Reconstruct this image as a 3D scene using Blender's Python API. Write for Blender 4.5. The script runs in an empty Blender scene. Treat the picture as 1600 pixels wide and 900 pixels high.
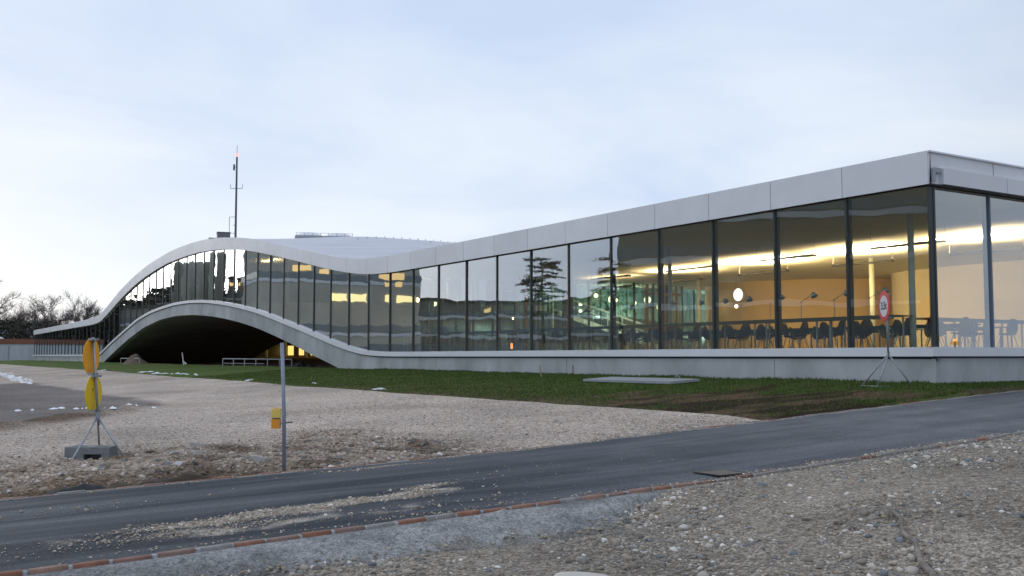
import bpy, math, random
import numpy as np
from mathutils import Vector, Matrix
random.seed(7); rng = np.random.default_rng(7)
sc = bpy.context.scene
COL = sc.collection
PI = math.pi
R = math.radians

# ------------------------------------------------------------------ camera
cd = bpy.data.cameras.new('camera'); cam = bpy.data.objects.new('camera', cd); COL.objects.link(cam)
cd.sensor_width = 36.0; cd.lens = 36.0 * 1580 / 1600; cd.clip_start = 0.1; cd.clip_end = 12000
cam.location = (0, 0, 1.7)
cam.rotation_euler = (R(90 + 3.838), 0, -math.atan2(.5393, .8421))
sc.camera = cam

# ------------------------------------------------------------------ world, sun, exposure
w = bpy.data.worlds.new("World"); sc.world = w; w.use_nodes = True
nt = w.node_tree; nt.nodes.clear()
def N(t, **k):
    n = nt.nodes.new(t)
    for a, b in k.items(): setattr(n, a, b)
    return n
def Lk(a, b): nt.links.new(a, b)
tc = N('ShaderNodeTexCoord')
sky = N('ShaderNodeTexSky'); sky.sky_type = 'NISHITA'; sky.sun_disc = False
sky.sun_elevation = R(9); sky.sun_rotation = R(-8); sky.air_density = 1.0; sky.dust_density = 1.0
sep = N('ShaderNodeSeparateXYZ'); Lk(tc.outputs['Generated'], sep.inputs[0])
# cloud deck: project the direction on a plane so clouds flatten towards the horizon
addz = N('ShaderNodeMath', operation='ADD'); Lk(sep.outputs['Z'], addz.inputs[0]); addz.inputs[1].default_value = .16
mxz = N('ShaderNodeMath', operation='MAXIMUM'); Lk(addz.outputs[0], mxz.inputs[0]); mxz.inputs[1].default_value = .05
dvx = N('ShaderNodeMath', operation='DIVIDE'); Lk(sep.outputs['X'], dvx.inputs[0]); Lk(mxz.outputs[0], dvx.inputs[1])
dvy = N('ShaderNodeMath', operation='DIVIDE'); Lk(sep.outputs['Y'], dvy.inputs[0]); Lk(mxz.outputs[0], dvy.inputs[1])
cmb = N('ShaderNodeCombineXYZ'); Lk(dvx.outputs[0], cmb.inputs[0]); Lk(dvy.outputs[0], cmb.inputs[1])
n1 = N('ShaderNodeTexNoise'); n1.inputs['Scale'].default_value = 1.0; n1.inputs['Detail'].default_value = 7; n1.inputs['Roughness'].default_value = .52; n1.inputs['Distortion'].default_value = .35
Lk(cmb.outputs[0], n1.inputs['Vector'])
cr = N('ShaderNodeValToRGB'); Lk(n1.outputs['Fac'], cr.inputs[0])
cr.color_ramp.elements[0].position = .34; cr.color_ramp.elements[0].color = (.56, .67, .875, 1)
cr.color_ramp.elements[1].position = .66; cr.color_ramp.elements[1].color = (.775, .845, .94, 1)
# pale band low over the left horizon, where the sun went down behind the deck
dot = N('ShaderNodeVectorMath', operation='DOT_PRODUCT'); Lk(tc.outputs['Generated'], dot.inputs[0]); dot.inputs[1].default_value = (-.02, .999, .03)
gl = N('ShaderNodeMapRange', interpolation_type='SMOOTHSTEP'); Lk(dot.outputs['Value'], gl.inputs[0])
gl.inputs[1].default_value = .84; gl.inputs[2].default_value = 1.0; gl.inputs[3].default_value = 0; gl.inputs[4].default_value = .92
hz = N('ShaderNodeMapRange', interpolation_type='SMOOTHSTEP'); Lk(sep.outputs['Z'], hz.inputs[0])
hz.inputs[1].default_value = .27; hz.inputs[2].default_value = .02; hz.inputs[3].default_value = .05; hz.inputs[4].default_value = 1
gm = N('ShaderNodeMath', operation='MULTIPLY'); Lk(gl.outputs[0], gm.inputs[0]); Lk(hz.outputs[0], gm.inputs[1])
mix1 = N('ShaderNodeMixRGB'); Lk(gm.outputs[0], mix1.inputs[0]); Lk(cr.outputs[0], mix1.inputs[1]); mix1.inputs[2].default_value = (.835, .90, .955, 1)
# the sky away from the sunset, behind the camera's right, is already duller
dt2 = N('ShaderNodeVectorMath', operation='DOT_PRODUCT'); Lk(tc.outputs['Generated'], dt2.inputs[0]); dt2.inputs[1].default_value = (.83, -.55, .05)
dk2 = N('ShaderNodeMapRange', interpolation_type='SMOOTHSTEP'); Lk(dt2.outputs['Value'], dk2.inputs[0]); dk2.inputs[1].default_value = .25; dk2.inputs[2].default_value = .9; dk2.inputs[3].default_value = 1 / .12; dk2.inputs[4].default_value = .55 / .12
sc1 = N('ShaderNodeVectorMath', operation='SCALE'); Lk(mix1.outputs[0], sc1.inputs[0]); Lk(dk2.outputs[0], sc1.inputs['Scale'])
mix2 = N('ShaderNodeMixRGB'); mix2.inputs[0].default_value = .95; Lk(sky.outputs[0], mix2.inputs[1]); Lk(sc1.outputs[0], mix2.inputs[2])
bg = N('ShaderNodeBackground'); bg.inputs['Strength'].default_value = .12; Lk(mix2.outputs[0], bg.inputs['Color'])
wo = N('ShaderNodeOutputWorld'); Lk(bg.outputs[0], wo.inputs[0])
sl = bpy.data.lights.new('sun', 'SUN'); sl.energy = .5; sl.angle = R(30); sl.color = (1, .95, .88)
so = bpy.data.objects.new('sun', sl); COL.objects.link(so)
sd = Vector((-math.sin(R(8)) * math.cos(R(9)), math.cos(R(8)) * math.cos(R(9)), math.sin(R(9))))
so.rotation_euler = sd.to_track_quat('Z', 'Y').to_euler(); so.location = (0, 40, 60)
sc.view_settings.view_transform = 'Standard'; sc.view_settings.look = 'None'
sc.view_settings.exposure = .13; sc.view_settings.gamma = 1; sc.view_settings.use_curve_mapping = False
sc.render.engine = 'CYCLES'
cy = sc.cycles
cy.use_denoising = True; cy.max_bounces = 8; cy.diffuse_bounces = 3; cy.glossy_bounces = 3; cy.transmission_bounces = 4
cy.transparent_max_bounces = 12; cy.sample_clamp_indirect = 4.0; cy.caustics_reflective = False; cy.caustics_refractive = False
cy.use_adaptive_sampling = False; cy.use_light_tree = True

# ------------------------------------------------------------------ materials
MATS = {}
def mat(name, col, rough=.6, metal=0, var=0, vscale=3, bump=0, bscale=20, col2=None, emit=None, es=0, attr=None, vdetail=5, spec=None, stretch=None, band=(.3, .7)):
    if name in MATS: return MATS[name]
    m = bpy.data.materials.new(name); m.use_nodes = True; t = m.node_tree; b = t.nodes['Principled BSDF']
    b.inputs['Base Color'].default_value = (*col, 1); b.inputs['Roughness'].default_value = rough; b.inputs['Metallic'].default_value = metal
    if spec is not None: b.inputs['Specular IOR Level'].default_value = spec
    co = t.nodes.new('ShaderNodeTexCoord'); src = co.outputs['Object']
    if stretch:
        mp = t.nodes.new('ShaderNodeMapping'); mp.inputs['Scale'].default_value = stretch; t.links.new(src, mp.inputs[0]); src = mp.outputs[0]
    base = None
    if attr:
        a = t.nodes.new('ShaderNodeAttribute'); a.attribute_name = attr; base = a.outputs['Color']
    if var or col2:
        n = t.nodes.new('ShaderNodeTexNoise'); n.inputs['Scale'].default_value = vscale; n.inputs['Detail'].default_value = vdetail; n.inputs['Roughness'].default_value = .6
        t.links.new(src, n.inputs['Vector'])
        if col2:
            r = t.nodes.new('ShaderNodeValToRGB'); r.color_ramp.elements[0].position = band[0]; r.color_ramp.elements[1].position = band[1]
            r.color_ramp.elements[0].color = (*col, 1); r.color_ramp.elements[1].color = (*col2, 1); t.links.new(n.outputs['Fac'], r.inputs[0]); out = r.outputs[0]
        else:
            mr = t.nodes.new('ShaderNodeMapRange'); mr.inputs[1].default_value = .3; mr.inputs[2].default_value = .7
            mr.inputs[3].default_value = 1 - var; mr.inputs[4].default_value = 1 + var; t.links.new(n.outputs['Fac'], mr.inputs[0])
            mu = t.nodes.new('ShaderNodeVectorMath'); mu.operation = 'SCALE'; t.links.new(mr.outputs[0], mu.inputs['Scale'])
            if base: t.links.new(base, mu.inputs[0])
            else: mu.inputs[0].default_value = col
            out = mu.outputs[0]
        t.links.new(out, b.inputs['Base Color'])
    elif base: t.links.new(base, b.inputs['Base Color'])
    if bump:
        n = t.nodes.new('ShaderNodeTexNoise'); n.inputs['Scale'].default_value = bscale; n.inputs['Detail'].default_value = 6
        t.links.new(src, n.inputs['Vector'])
        bp = t.nodes.new('ShaderNodeBump'); bp.inputs['Strength'].default_value = 1; bp.inputs['Distance'].default_value = bump
        t.links.new(n.outputs['Fac'], bp.inputs['Height']); t.links.new(bp.outputs[0], b.inputs['Normal'])
    if emit:
        b.inputs['Emission Color'].default_value = (*emit, 1); b.inputs['Emission Strength'].default_value = es
    MATS[name] = m; return m

def glass_mat(name, tint, refl=1.0, wob=.0035, wscale=.55, gcol=(.95, .98, 1.0)):
    m = bpy.data.materials.new(name); m.use_nodes = True; t = m.node_tree; t.nodes.clear()
    o = t.nodes.new('ShaderNodeOutputMaterial'); mx = t.nodes.new('ShaderNodeMixShader')
    tr = t.nodes.new('ShaderNodeBsdfTransparent'); tr.inputs[0].default_value = (*tint, 1)
    g = t.nodes.new('ShaderNodeBsdfGlossy'); g.inputs['Roughness'].default_value = 0.0; g.inputs['Color'].default_value = (*gcol, 1)
    co = t.nodes.new('ShaderNodeTexCoord'); oi = t.nodes.new('ShaderNodeObjectInfo')
    mp = t.nodes.new('ShaderNodeMapping'); t.links.new(co.outputs['Object'], mp.inputs[0]); mp.inputs['Scale'].default_value = (1, .7, 1.3)
    mm = t.nodes.new('ShaderNodeMath'); mm.operation = 'MULTIPLY'; mm.inputs[1].default_value = 40; t.links.new(oi.outputs['Random'], mm.inputs[0])
    n = t.nodes.new('ShaderNodeTexNoise'); n.noise_dimensions = '4D'; n.inputs['Scale'].default_value = wscale; n.inputs['Detail'].default_value = 1.5
    t.links.new(mp.outputs[0], n.inputs['Vector']); t.links.new(mm.outputs[0], n.inputs['W'])
    bp = t.nodes.new('ShaderNodeBump'); bp.inputs['Distance'].default_value = wob * 2; t.links.new(n.outputs['Fac'], bp.inputs['Height'])
    t.links.new(bp.outputs[0], g.inputs['Normal'])
    # Schlick reflectance, the same from both sides of the pane, times the number of coated faces
    f = t.nodes.new('ShaderNodeLayerWeight'); f.inputs['Blend'].default_value = .5
    pw = t.nodes.new('ShaderNodeMath'); pw.operation = 'POWER'; pw.inputs[1].default_value = 1.15; t.links.new(f.outputs['Facing'], pw.inputs[0])
    ma = t.nodes.new('ShaderNodeMath'); ma.operation = 'MULTIPLY_ADD'; ma.inputs[1].default_value = 1.06; ma.inputs[2].default_value = .07; t.links.new(pw.outputs[0], ma.inputs[0])
    mu = t.nodes.new('ShaderNodeMath'); mu.operation = 'MULTIPLY'; mu.use_clamp = True; mu.inputs[1].default_value = refl
    t.links.new(ma.outputs[0], mu.inputs[0]); t.links.new(mu.outputs[0], mx.inputs[0])
    t.links.new(tr.outputs[0], mx.inputs[1]); t.links.new(g.outputs[0], mx.inputs[2]); t.links.new(mx.outputs[0], o.inputs[0])
    return m
def emis(name, col, s):
    m = bpy.data.materials.new(name); m.use_nodes = True; t = m.node_tree; t.nodes.clear()
    o = t.nodes.new('ShaderNodeOutputMaterial'); e = t.nodes.new('ShaderNodeEmission'); e.inputs[0].default_value = (*col, 1); e.inputs[1].default_value = s
    t.links.new(e.outputs[0], o.inputs[0]); return m

M_fascia = mat('white_metal_panel', (.78, .79, .83), .45, var=.05, vscale=.8)
M_joint = mat('dark_joint', (.05, .055, .06), .6)
M_roof = mat('pale_roof_membrane', (.62, .62, .66), .6, var=.12, vscale=.5, stretch=(.35, 2.5, 1))
M_conc = mat('cast_concrete', (.33, .345, .355), .85, col2=(.56, .575, .59), vscale=.8, bump=.004, bscale=14, stretch=(1, .8, .55), vdetail=9)
M_vault = mat('vault_concrete', (.34, .34, .34), .9, var=.25, vscale=.4, stretch=(1, 3, 1))
M_mull = mat('dark_mullion_metal', (.035, .045, .045), .4)
M_glass = glass_mat('facade_glass', (.82, .88, .81), wob=.0030)
M_pglass = glass_mat('patio_glass', (.66, .84, .80), refl=.6, wob=.001)
M_ceil = mat('warm_white_ceiling', (.72, .70, .64), .75, var=.04, vscale=.6)
M_floor = mat('grey_carpet', (.17, .165, .14), .9, var=.15, vscale=.7)
M_tan = mat('ochre_plaster', (.62, .45, .24), .8, var=.05, vscale=.4)
M_white = mat('white_paint', (.75, .76, .76), .5)
M_galv = mat('galvanised_steel', (.36, .39, .43), .42, metal=.55, var=.2, vscale=14)
M_black = mat('black_metal', (.03, .03, .032), .45)
M_shell = mat('black_chair_shell', (.075, .072, .062), .35)
M_chrome = mat('chrome_leg', (.45, .46, .46), .25, metal=.9)
M_desk = mat('dark_green_glass_top', (.07, .12, .12), .2)
M_col = mat('white_steel_column', (.70, .74, .70), .5)
M_wood = mat('timber_frame', (.45, .27, .09), .5, var=.15, vscale=4)

_t = M_fascia.node_tree; _b = _t.nodes['Principled BSDF']; _src = _b.inputs['Base Color'].links[0].from_socket
_oi = _t.nodes.new('ShaderNodeObjectInfo'); _mr = _t.nodes.new('ShaderNodeMapRange'); _mr.inputs[3].default_value = .94; _mr.inputs[4].default_value = 1.03
_sc = _t.nodes.new('ShaderNodeVectorMath'); _sc.operation = 'SCALE'; _t.links.new(_oi.outputs['Random'], _mr.inputs[0]); _t.links.new(_src, _sc.inputs[0]); _t.links.new(_mr.outputs[0], _sc.inputs['Scale']); _t.links.new(_sc.outputs[0], _b.inputs['Base Color'])
# ------------------------------------------------------------------ mesh helpers
class MB:
    def __init__(s): s.v = []; s.f = []
    def add(s, vs, fs):
        o = len(s.v); s.v += [tuple(p) for p in vs]; s.f += [tuple(i + o for i in f) for f in fs]; return s
    def box(s, c, d, rz=0, M=None):
        x, y, z = [k / 2 for k in d]
        P = [Vector((a, b, e)) for a in (-x, x) for b in (-y, y) for e in (-z, z)]
        if rz: P = [Matrix.Rotation(rz, 3, 'Z') @ p for p in P]
        if M is not None: P = [M @ p for p in P]
        c = Vector(c)
        return s.add([p + c for p in P], [(0, 1, 3, 2), (4, 6, 7, 5), (0, 4, 5, 1), (2, 3, 7, 6), (0, 2, 6, 4), (1, 5, 7, 3)])
    def tube(s, pts, r, n=8, r2=None, cap=True):
        pts = [Vector(p) for p in pts]; K = len(pts); rings = []
        for i, p in enumerate(pts):
            d = (pts[min(i + 1, K - 1)] - pts[max(i - 1, 0)]).normalized()
            a = d.orthogonal().normalized() if i == 0 else (pa - d * pa.dot(d)).normalized()
            pa = a; b = d.cross(a)
            rr = r if r2 is None else r + (r2 - r) * i / (K - 1)
            rings.append([p + (a * math.cos(2 * PI * j / n) + b * math.sin(2 * PI * j / n)) * rr for j in range(n)])
        vs = [q for g in rings for q in g]; fs = []
        for i in range(K - 1):
            for j in range(n):
                fs.append((i * n + j, i * n + (j + 1) % n, (i + 1) * n + (j + 1) % n, (i + 1) * n + j))
        if cap: fs += [tuple(range(n - 1, -1, -1)), tuple((K - 1) * n + j for j in range(n))]
        return s.add(vs, fs)
    def lathe(s, prof, c=(0, 0, 0), n=20, M=None):
        vs = []; fs = []; c = Vector(c)
        for r, z in prof:
            for j in range(n):
                p = Vector((r * math.cos(2 * PI * j / n), r * math.sin(2 * PI * j / n), z))
                if M is not None: p = M @ p
                vs.append(p + c)
        K = len(prof)
        for i in range(K - 1):
            for j in range(n): fs.append((i * n + j, i * n + (j + 1) % n, (i + 1) * n + (j + 1) % n, (i + 1) * n + j))
        fs += [tuple(range(n - 1, -1, -1)), tuple((K - 1) * n + j for j in range(n))]
        return s.add(vs, fs)
    def grid(s, P):   # P[i][j] points
        a, b = len(P), len(P[0]); return s.add([q for r_ in P for q in r_], [(i * b + j, (i + 1) * b + j, (i + 1) * b + j + 1, i * b + j + 1) for i in range(a - 1) for j in range(b - 1)])
    def build(s, name, m, parent=None, smooth=False):
        me = bpy.data.meshes.new(name); me.from_pydata(s.v, [], s.f); me.materials.append(m); me.update()
        if smooth: me.polygons.foreach_set('use_smooth', [True] * len(me.polygons))
        o = bpy.data.objects.new(name, me); COL.objects.link(o)
        if parent: o.parent = parent
        return o
def npmesh(name, V, Fq, m, cols=None, smooth=False, parent=None):
    V = np.asarray(V, np.float32); Fq = np.asarray(Fq, np.int32); k = Fq.shape[1]
    me = bpy.data.meshes.new(name); me.vertices.add(len(V)); me.vertices.foreach_set('co', V.ravel())
    me.loops.add(Fq.size); me.loops.foreach_set('vertex_index', Fq.ravel())
    me.polygons.add(len(Fq)); me.polygons.foreach_set('loop_start', np.arange(0, Fq.size, k, dtype=np.int32)); me.polygons.foreach_set('loop_total', np.full(len(Fq), k, np.int32))
    if smooth: me.polygons.foreach_set('use_smooth', np.ones(len(Fq), bool))
    if cols is not None:
        a = me.color_attributes.new('Col', 'FLOAT_COLOR', 'POINT'); c4 = np.ones((len(V), 4), np.float32); c4[:, :3] = cols; a.data.foreach_set('color', c4.ravel())
    me.update(calc_edges=True); me.materials.append(m)
    o = bpy.data.objects.new(name, me); COL.objects.link(o)
    if parent: o.parent = parent
    return o
def tag(o, label=None, cat=None, group=None, kind=None):
    if label: o['label'] = label
    if cat: o['category'] = cat
    if group: o['group'] = group
    if kind: o['kind'] = kind
    return o
def thing(name, label, cat, loc=(0, 0, 0), rz=0, group=None):
    o = bpy.data.objects.new(name, None); COL.objects.link(o); o.location = loc; o.rotation_euler = (0, 0, rz); o.empty_display_size = .2
    return tag(o, label, cat, group)
def copy_tree(o, parent=None):
    c = o.copy(); COL.objects.link(c)
    if parent: c.parent = parent
    for ch in [x for x in COL.objects if x.parent == o]: copy_tree(ch, c)
    return c
def sstep(a, b, x):
    t = np.clip((x - a) / (b - a), 0, 1); return t * t * (3 - 2 * t)
# value noise in numpy
_G = rng.random((256, 256))
def vnoise(x, y, s):
    x = np.asarray(x) * s + 1000.3; y = np.asarray(y) * s + 1000.7
    xi = np.floor(x).astype(int); yi = np.floor(y).astype(int); fx = x - xi; fy = y - yi
    fx = fx * fx * (3 - 2 * fx); fy = fy * fy * (3 - 2 * fy)
    g = lambda a, b: _G[a % 256, b % 256]
    return (g(xi, yi) * (1 - fx) + g(xi + 1, yi) * fx) * (1 - fy) + (g(xi, yi + 1) * (1 - fx) + g(xi + 1, yi + 1) * fx) * fy - .5
def fbm(x, y, s, o=4, g=.5):
    r = 0; a = 1
    for i in range(o): r = r + a * vnoise(x + 17.3 * i, y - 9.1 * i, s * 2 ** i); a *= g
    return r

# ------------------------------------------------------------------ terrain
FX = 20.75; FY = 14.45; YE = 160.85
def zroad(x): return np.interp(x, [1, 4.8, 8.8, 13.8, 22.4, 30, 60], [0, .12, .24, .48, .905, 1.03, 1.05])
def zfield(x): return np.interp(x, [1, 5, 9, 13, 20.75, 60], [0, .12, .25, .45, 1.03, 1.06])
def Zg(x, y):
    k = np.clip((y - 13.4) / 1.0, 0, 1); return zroad(x) * (1 - k) + zfield(x) * k

# far ground sheet to the horizon
xs = np.concatenate([np.linspace(-6000, -60, 12), np.linspace(-50, 90, 60), np.linspace(120, 6000, 12)])
ys_ = np.concatenate([np.linspace(-6000, -60, 10), np.linspace(-50, 250, 80), np.linspace(300, 6000, 14)])
XX, YY = np.meshgrid(xs, ys_, indexing='ij')
ZZ = Zg(XX, YY) - .22
ZZ = np.where((XX > 20.3) & (YY > 14.6) & (YY < 162), np.minimum(ZZ, .80), ZZ)
def gridfaces(a, b):
    i, j = np.meshgrid(np.arange(a - 1), np.arange(b - 1), indexing='ij'); i = i.ravel(); j = j.ravel()
    return np.stack([i * b + j, (i + 1) * b + j, (i + 1) * b + j + 1, i * b + j + 1], 1)
M_earth = mat('bare_earth_and_grass', (.10, .085, .06), .95, col2=(.06, .085, .03), vscale=.05)
tag(npmesh('ground', np.stack([XX, YY, ZZ], -1).reshape(-1, 3), gridfaces(*XX.shape), M_earth), kind='structure')

# gravel material: fine crushed stone, broad lighter and browner zones
def gravel_mat(name, tones, cell=38, bumpd=.012):
    m = bpy.data.materials.new(name); m.use_nodes = True; t = m.node_tree; b = t.nodes['Principled BSDF']; b.inputs['Roughness'].default_value = .92
    b.inputs['Specular IOR Level'].default_value = .25
    co = t.nodes.new('ShaderNodeTexCoord')
    v = t.nodes.new('ShaderNodeTexVoronoi'); v.inputs['Scale'].default_value = cell; t.links.new(co.outputs['Object'], v.inputs['Vector'])
    v2 = t.nodes.new('ShaderNodeTexVoronoi'); v2.inputs['Scale'].default_value = cell * .36; t.links.new(co.outputs['Object'], v2.inputs['Vector'])
    s = t.nodes.new('ShaderNodeSeparateColor'); t.links.new(v.outputs['Color'], s.inputs[0])
    r = t.nodes.new('ShaderNodeValToRGB'); t.links.new(s.outputs[0], r.inputs[0]); els = r.color_ramp.elements
    for i, (p, c) in enumerate(tones):
        e = els[i] if i < 2 else els.new(p)
        e.position = p; e.color = (*c, 1)
    s2 = t.nodes.new('ShaderNodeSeparateColor'); t.links.new(v2.outputs['Color'], s2.inputs[0])
    r2 = t.nodes.new('ShaderNodeMapRange'); r2.inputs[3].default_value = .78; r2.inputs[4].default_value = 1.25; t.links.new(s2.outputs[1], r2.inputs[0])
    n = t.nodes.new('ShaderNodeTexNoise'); n.inputs['Scale'].default_value = .35; n.inputs['Detail'].default_value = 8; t.links.new(co.outputs['Object'], n.inputs['Vector'])
    r3 = t.nodes.new('ShaderNodeMapRange'); r3.inputs[1].default_value = .3; r3.inputs[2].default_value = .7; r3.inputs[3].default_value = .82; r3.inputs[4].default_value = 1.15; t.links.new(n.outputs['Fac'], r3.inputs[0])
    mm = t.nodes.new('ShaderNodeMath'); mm.operation = 'MULTIPLY'; t.links.new(r2.outputs[0], mm.inputs[0]); t.links.new(r3.outputs[0], mm.inputs[1])
    at = t.nodes.new('ShaderNodeAttribute'); at.attribute_name = 'Col'
    mu = t.nodes.new('ShaderNodeVectorMath'); mu.operation = 'SCALE'; t.links.new(r.outputs[0], mu.inputs[0]); t.links.new(mm.outputs[0], mu.inputs['Scale'])
    m2 = t.nodes.new('ShaderNodeVectorMath'); m2.operation = 'MULTIPLY'; t.links.new(mu.outputs[0], m2.inputs[0]); t.links.new(at.outputs['Color'], m2.inputs[1])
    t.links.new(m2.outputs[0], b.inputs['Base Color'])
    bp = t.nodes.new('ShaderNodeBump'); bp.inputs['Distance'].default_value = bumpd; bp.invert = True; t.links.new(v.outputs['Distance'], bp.inputs['Height']); t.links.new(bp.outputs[0], b.inputs['Normal'])
    return m
M_gravel = gravel_mat('crushed_gravel', [(0, (.27, .245, .22)), (1, (.78, .74, .70)), (.35, (.43, .385, .345)), (.7, (.55, .49, .44))])

# gravel field on the far side of the road
gx = np.concatenate([np.linspace(-60, -3, 40)[:-1], np.linspace(-3, 16.2, 330)])
gy = np.concatenate([np.linspace(13.42, 22, 190)[:-1], 22 + np.linspace(0, 1, 170) ** 1.8 * 140])
XX, YY = np.meshgrid(gx, gy, indexing='ij')
def zgravel(x, y):
    rough = sstep(19.5, 16.5, y + 1.5 * vnoise(x, y, .5)) * sstep(9.2, 7.6, x)
    z = Zg(x, y) + .02 * fbm(x, y, .35, 3) * sstep(13.4, 15, y) + rough * (.16 * fbm(x, y, 1.1, 4) + .02) * sstep(13.45, 14.0, y)
    z = z - .10 * sstep(14.9, 13.8, y) * sstep(6.2, 5.2, x)
    # windrow of spoil along the dark tarmac patch
    z = z + .17 * np.exp(-((y - 27.4 - 1.0 * (x - 4)) / .8) ** 2) * sstep(7.5, 6, x) * (.8 + 1.5 * fbm(x, y, .9, 3))
    # wheel ruts
    z = z - .012 * np.exp(-((y - 24 - 1.2 * (x - 8)) / .35) ** 2)
    edge = 14.25 + .35 * fbm(x * 0 + 3, y, .3, 3) + sstep(30, 90, y) * .7 + .5 * sstep(110, 160, y)
    z = z - .3 * sstep(edge, edge + .5, x)
    return z
def grass_edge(y): return 14.25 + .35 * fbm(np.asarray(y) * 0 + 3, y, .3, 3) + sstep(30, 90, y) * .7 + .5 * sstep(110, 160, y)
ZZ = zgravel(XX, YY)
roughm = sstep(20.5, 15.5, YY + 1.5 * vnoise(XX, YY, .5)) * sstep(9.5, 7.2, XX)
brown = np.clip(sstep(15.6, 13.9, YY + .5 * fbm(XX, YY, .8)) * sstep(6.6, 3, XX + 2 * vnoise(XX, YY, .7)), 0, 1)
base = np.ones(XX.shape + (3,)) * np.array([.97, .885, .82])
tr_ = (.5 + fbm(XX * .35, YY * .35, .6, 4))[..., None]
base = base * (.86 + .28 * tr_)
stk = np.clip(fbm((XX - .5 * YY) * .25, (YY + .5 * XX) * .9, .5, 4) * 2.2, 0, 1)[..., None] * .35
base = base * (1 - stk * (1 - np.array([.80, .72, .64])))
base = base * (1 - roughm[..., None] * (1 - np.array([.74, .71, .67])) )
base = base * (1 - brown[..., None] * (1 - np.array([.55, .48, .38])))
# dark tarmac planings, left
pm = sstep(-.5, .3, np.minimum.reduce([YY - 27.9 - 1.0 * (XX - 4), (61 - YY) * .12, (8.0 - XX - .02 * np.abs(YY - 44)) * 1.2]) + .7 * fbm(XX, YY, .5, 4))
dk = np.array([.40, .42, .46])
base = base * (1 - pm[..., None] * (1 - dk))
wr = np.clip(np.exp(-((YY - 27.3 - 1.0 * (XX - 4)) / .9) ** 2) * sstep(7.5, 5.5, XX) * (1.1 + 1.2 * fbm(XX, YY, 1.1, 4)), 0, 1)
base = base * (1 - wr[..., None] * (1 - np.array([.30, .24, .18])))
clump = np.clip(fbm(XX, YY, 1.3, 5) * 3.2 + .15, 0, 1) * roughm
base = base * (1 - clump[..., None] * (1 - np.array([.50, .42, .34])))
tag(npmesh('gravel_ground', np.stack([XX, YY, ZZ], -1).reshape(-1, 3), gridfaces(*XX.shape), M_gravel, cols=base.reshape(-1, 3), smooth=True), kind='structure')

# near gravel and the cement bed behind the kerb
gx = np.concatenate([np.linspace(-30, -2, 24)[:-1], np.linspace(-2, 16, 520), np.linspace(16, 60, 60)[1:]]); gy = np.concatenate([np.linspace(-30, 1, 16)[:-1], np.linspace(1, 8.83, 250)])
XX, YY = np.meshgrid(gx, gy, indexing='ij')
def yout(x): return np.interp(x, [-5, .9, 1.5, 2.4, 3.5, 4.3, 5.3, 5.9, 6.4, 6.9, 7.5, 7.9], [8.0, 8.0, 8.1, 7.95, 7.72, 7.72, 7.66, 7.50, 7.72, 8.2, 8.6, 9.2]) + .07 * vnoise(x, x * 0, 4) + .12 * vnoise(x, x * 0 + 5, 1.3)
def znear(x, y):
    right = sstep(6.2, 8.0, x)
    z = Zg(x, np.minimum(y, 9)) - .09 * (1 - right) - .015 * right
    z = z + right * .10 * sstep(8.78, 8.0, y) + .12 * sstep(3, 7, x) * sstep(7.8, 5, y)
    z = z + .07 * fbm(x, y, .7, 4) * sstep(8.8, 7.6, y)
    cm = sstep(-.06, .06, y - yout(x))
    z = z * (1 - cm) + (zroad(x) - .17) * cm
    z = z + .25 * sstep(20, 45, x)* 0
    return z
ZZ = znear(XX, YY)
base = np.ones(XX.shape + (3,)) * np.array([.84, .78, .71]) * (.90 + .55 * fbm(XX, YY, .55, 5))[..., None]
cm = sstep(-.05, .05, YY - yout(XX) + .04 * fbm(XX, YY, 5, 3))[..., None]
M_cem = gravel_mat('gravel_and_cement', [(0, (.18, .16, .14)), (1, (.58, .56, .53)), (.35, (.30, .27, .235)), (.7, (.40, .36, .31))], cell=48)
tag(npmesh('near_gravel_ground', np.stack([XX, YY, ZZ], -1).reshape(-1, 3), gridfaces(*XX.shape), M_cem, cols=(base * (1 - cm) + cm * np.array([.55, .55, .56])).reshape(-1, 3), smooth=True), kind='structure')
M_cement = gravel_mat('raw_cement', [(0, (.20, .21, .22)), (1, (.42, .43, .44)), (.35, (.27, .28, .295)), (.7, (.34, .35, .36))], cell=75, bumpd=.010)
cx = np.linspace(-3, 7.9, 800); tt = np.linspace(0, 1, 60)
XX, TT = np.meshgrid(cx, tt, indexing='ij'); y0 = yout(XX) - .12 + .10 * fbm(XX, TT * 0, 2.5, 4); YY = y0 + (8.833 - y0) * TT
hump = np.sin(np.clip(TT * 1.15, 0, 1) * PI * .5)
ZZ = zroad(XX) - .155 + .135 * hump + (.07 * fbm(XX, YY, 2.2, 5, .55) + .03 * fbm(XX, YY, 11, 3)) * sstep(8.84, 8.6, YY)
cmt = (.92 + .5 * fbm(XX, YY, 3.0, 5))[..., None] * np.array([1.02, .98, .93]); cmt = cmt * (1 - sstep(.42, .05, TT + .5 * fbm(XX, YY, 4, 4))[..., None] * (1 - np.array([.78, .73, .66])))
tag(npmesh('cement_bed', np.stack([XX, YY, ZZ], -1).reshape(-1, 3), gridfaces(*XX.shape), M_cement, cols=cmt.reshape(-1, 3), smooth=True), kind='structure')

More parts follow.
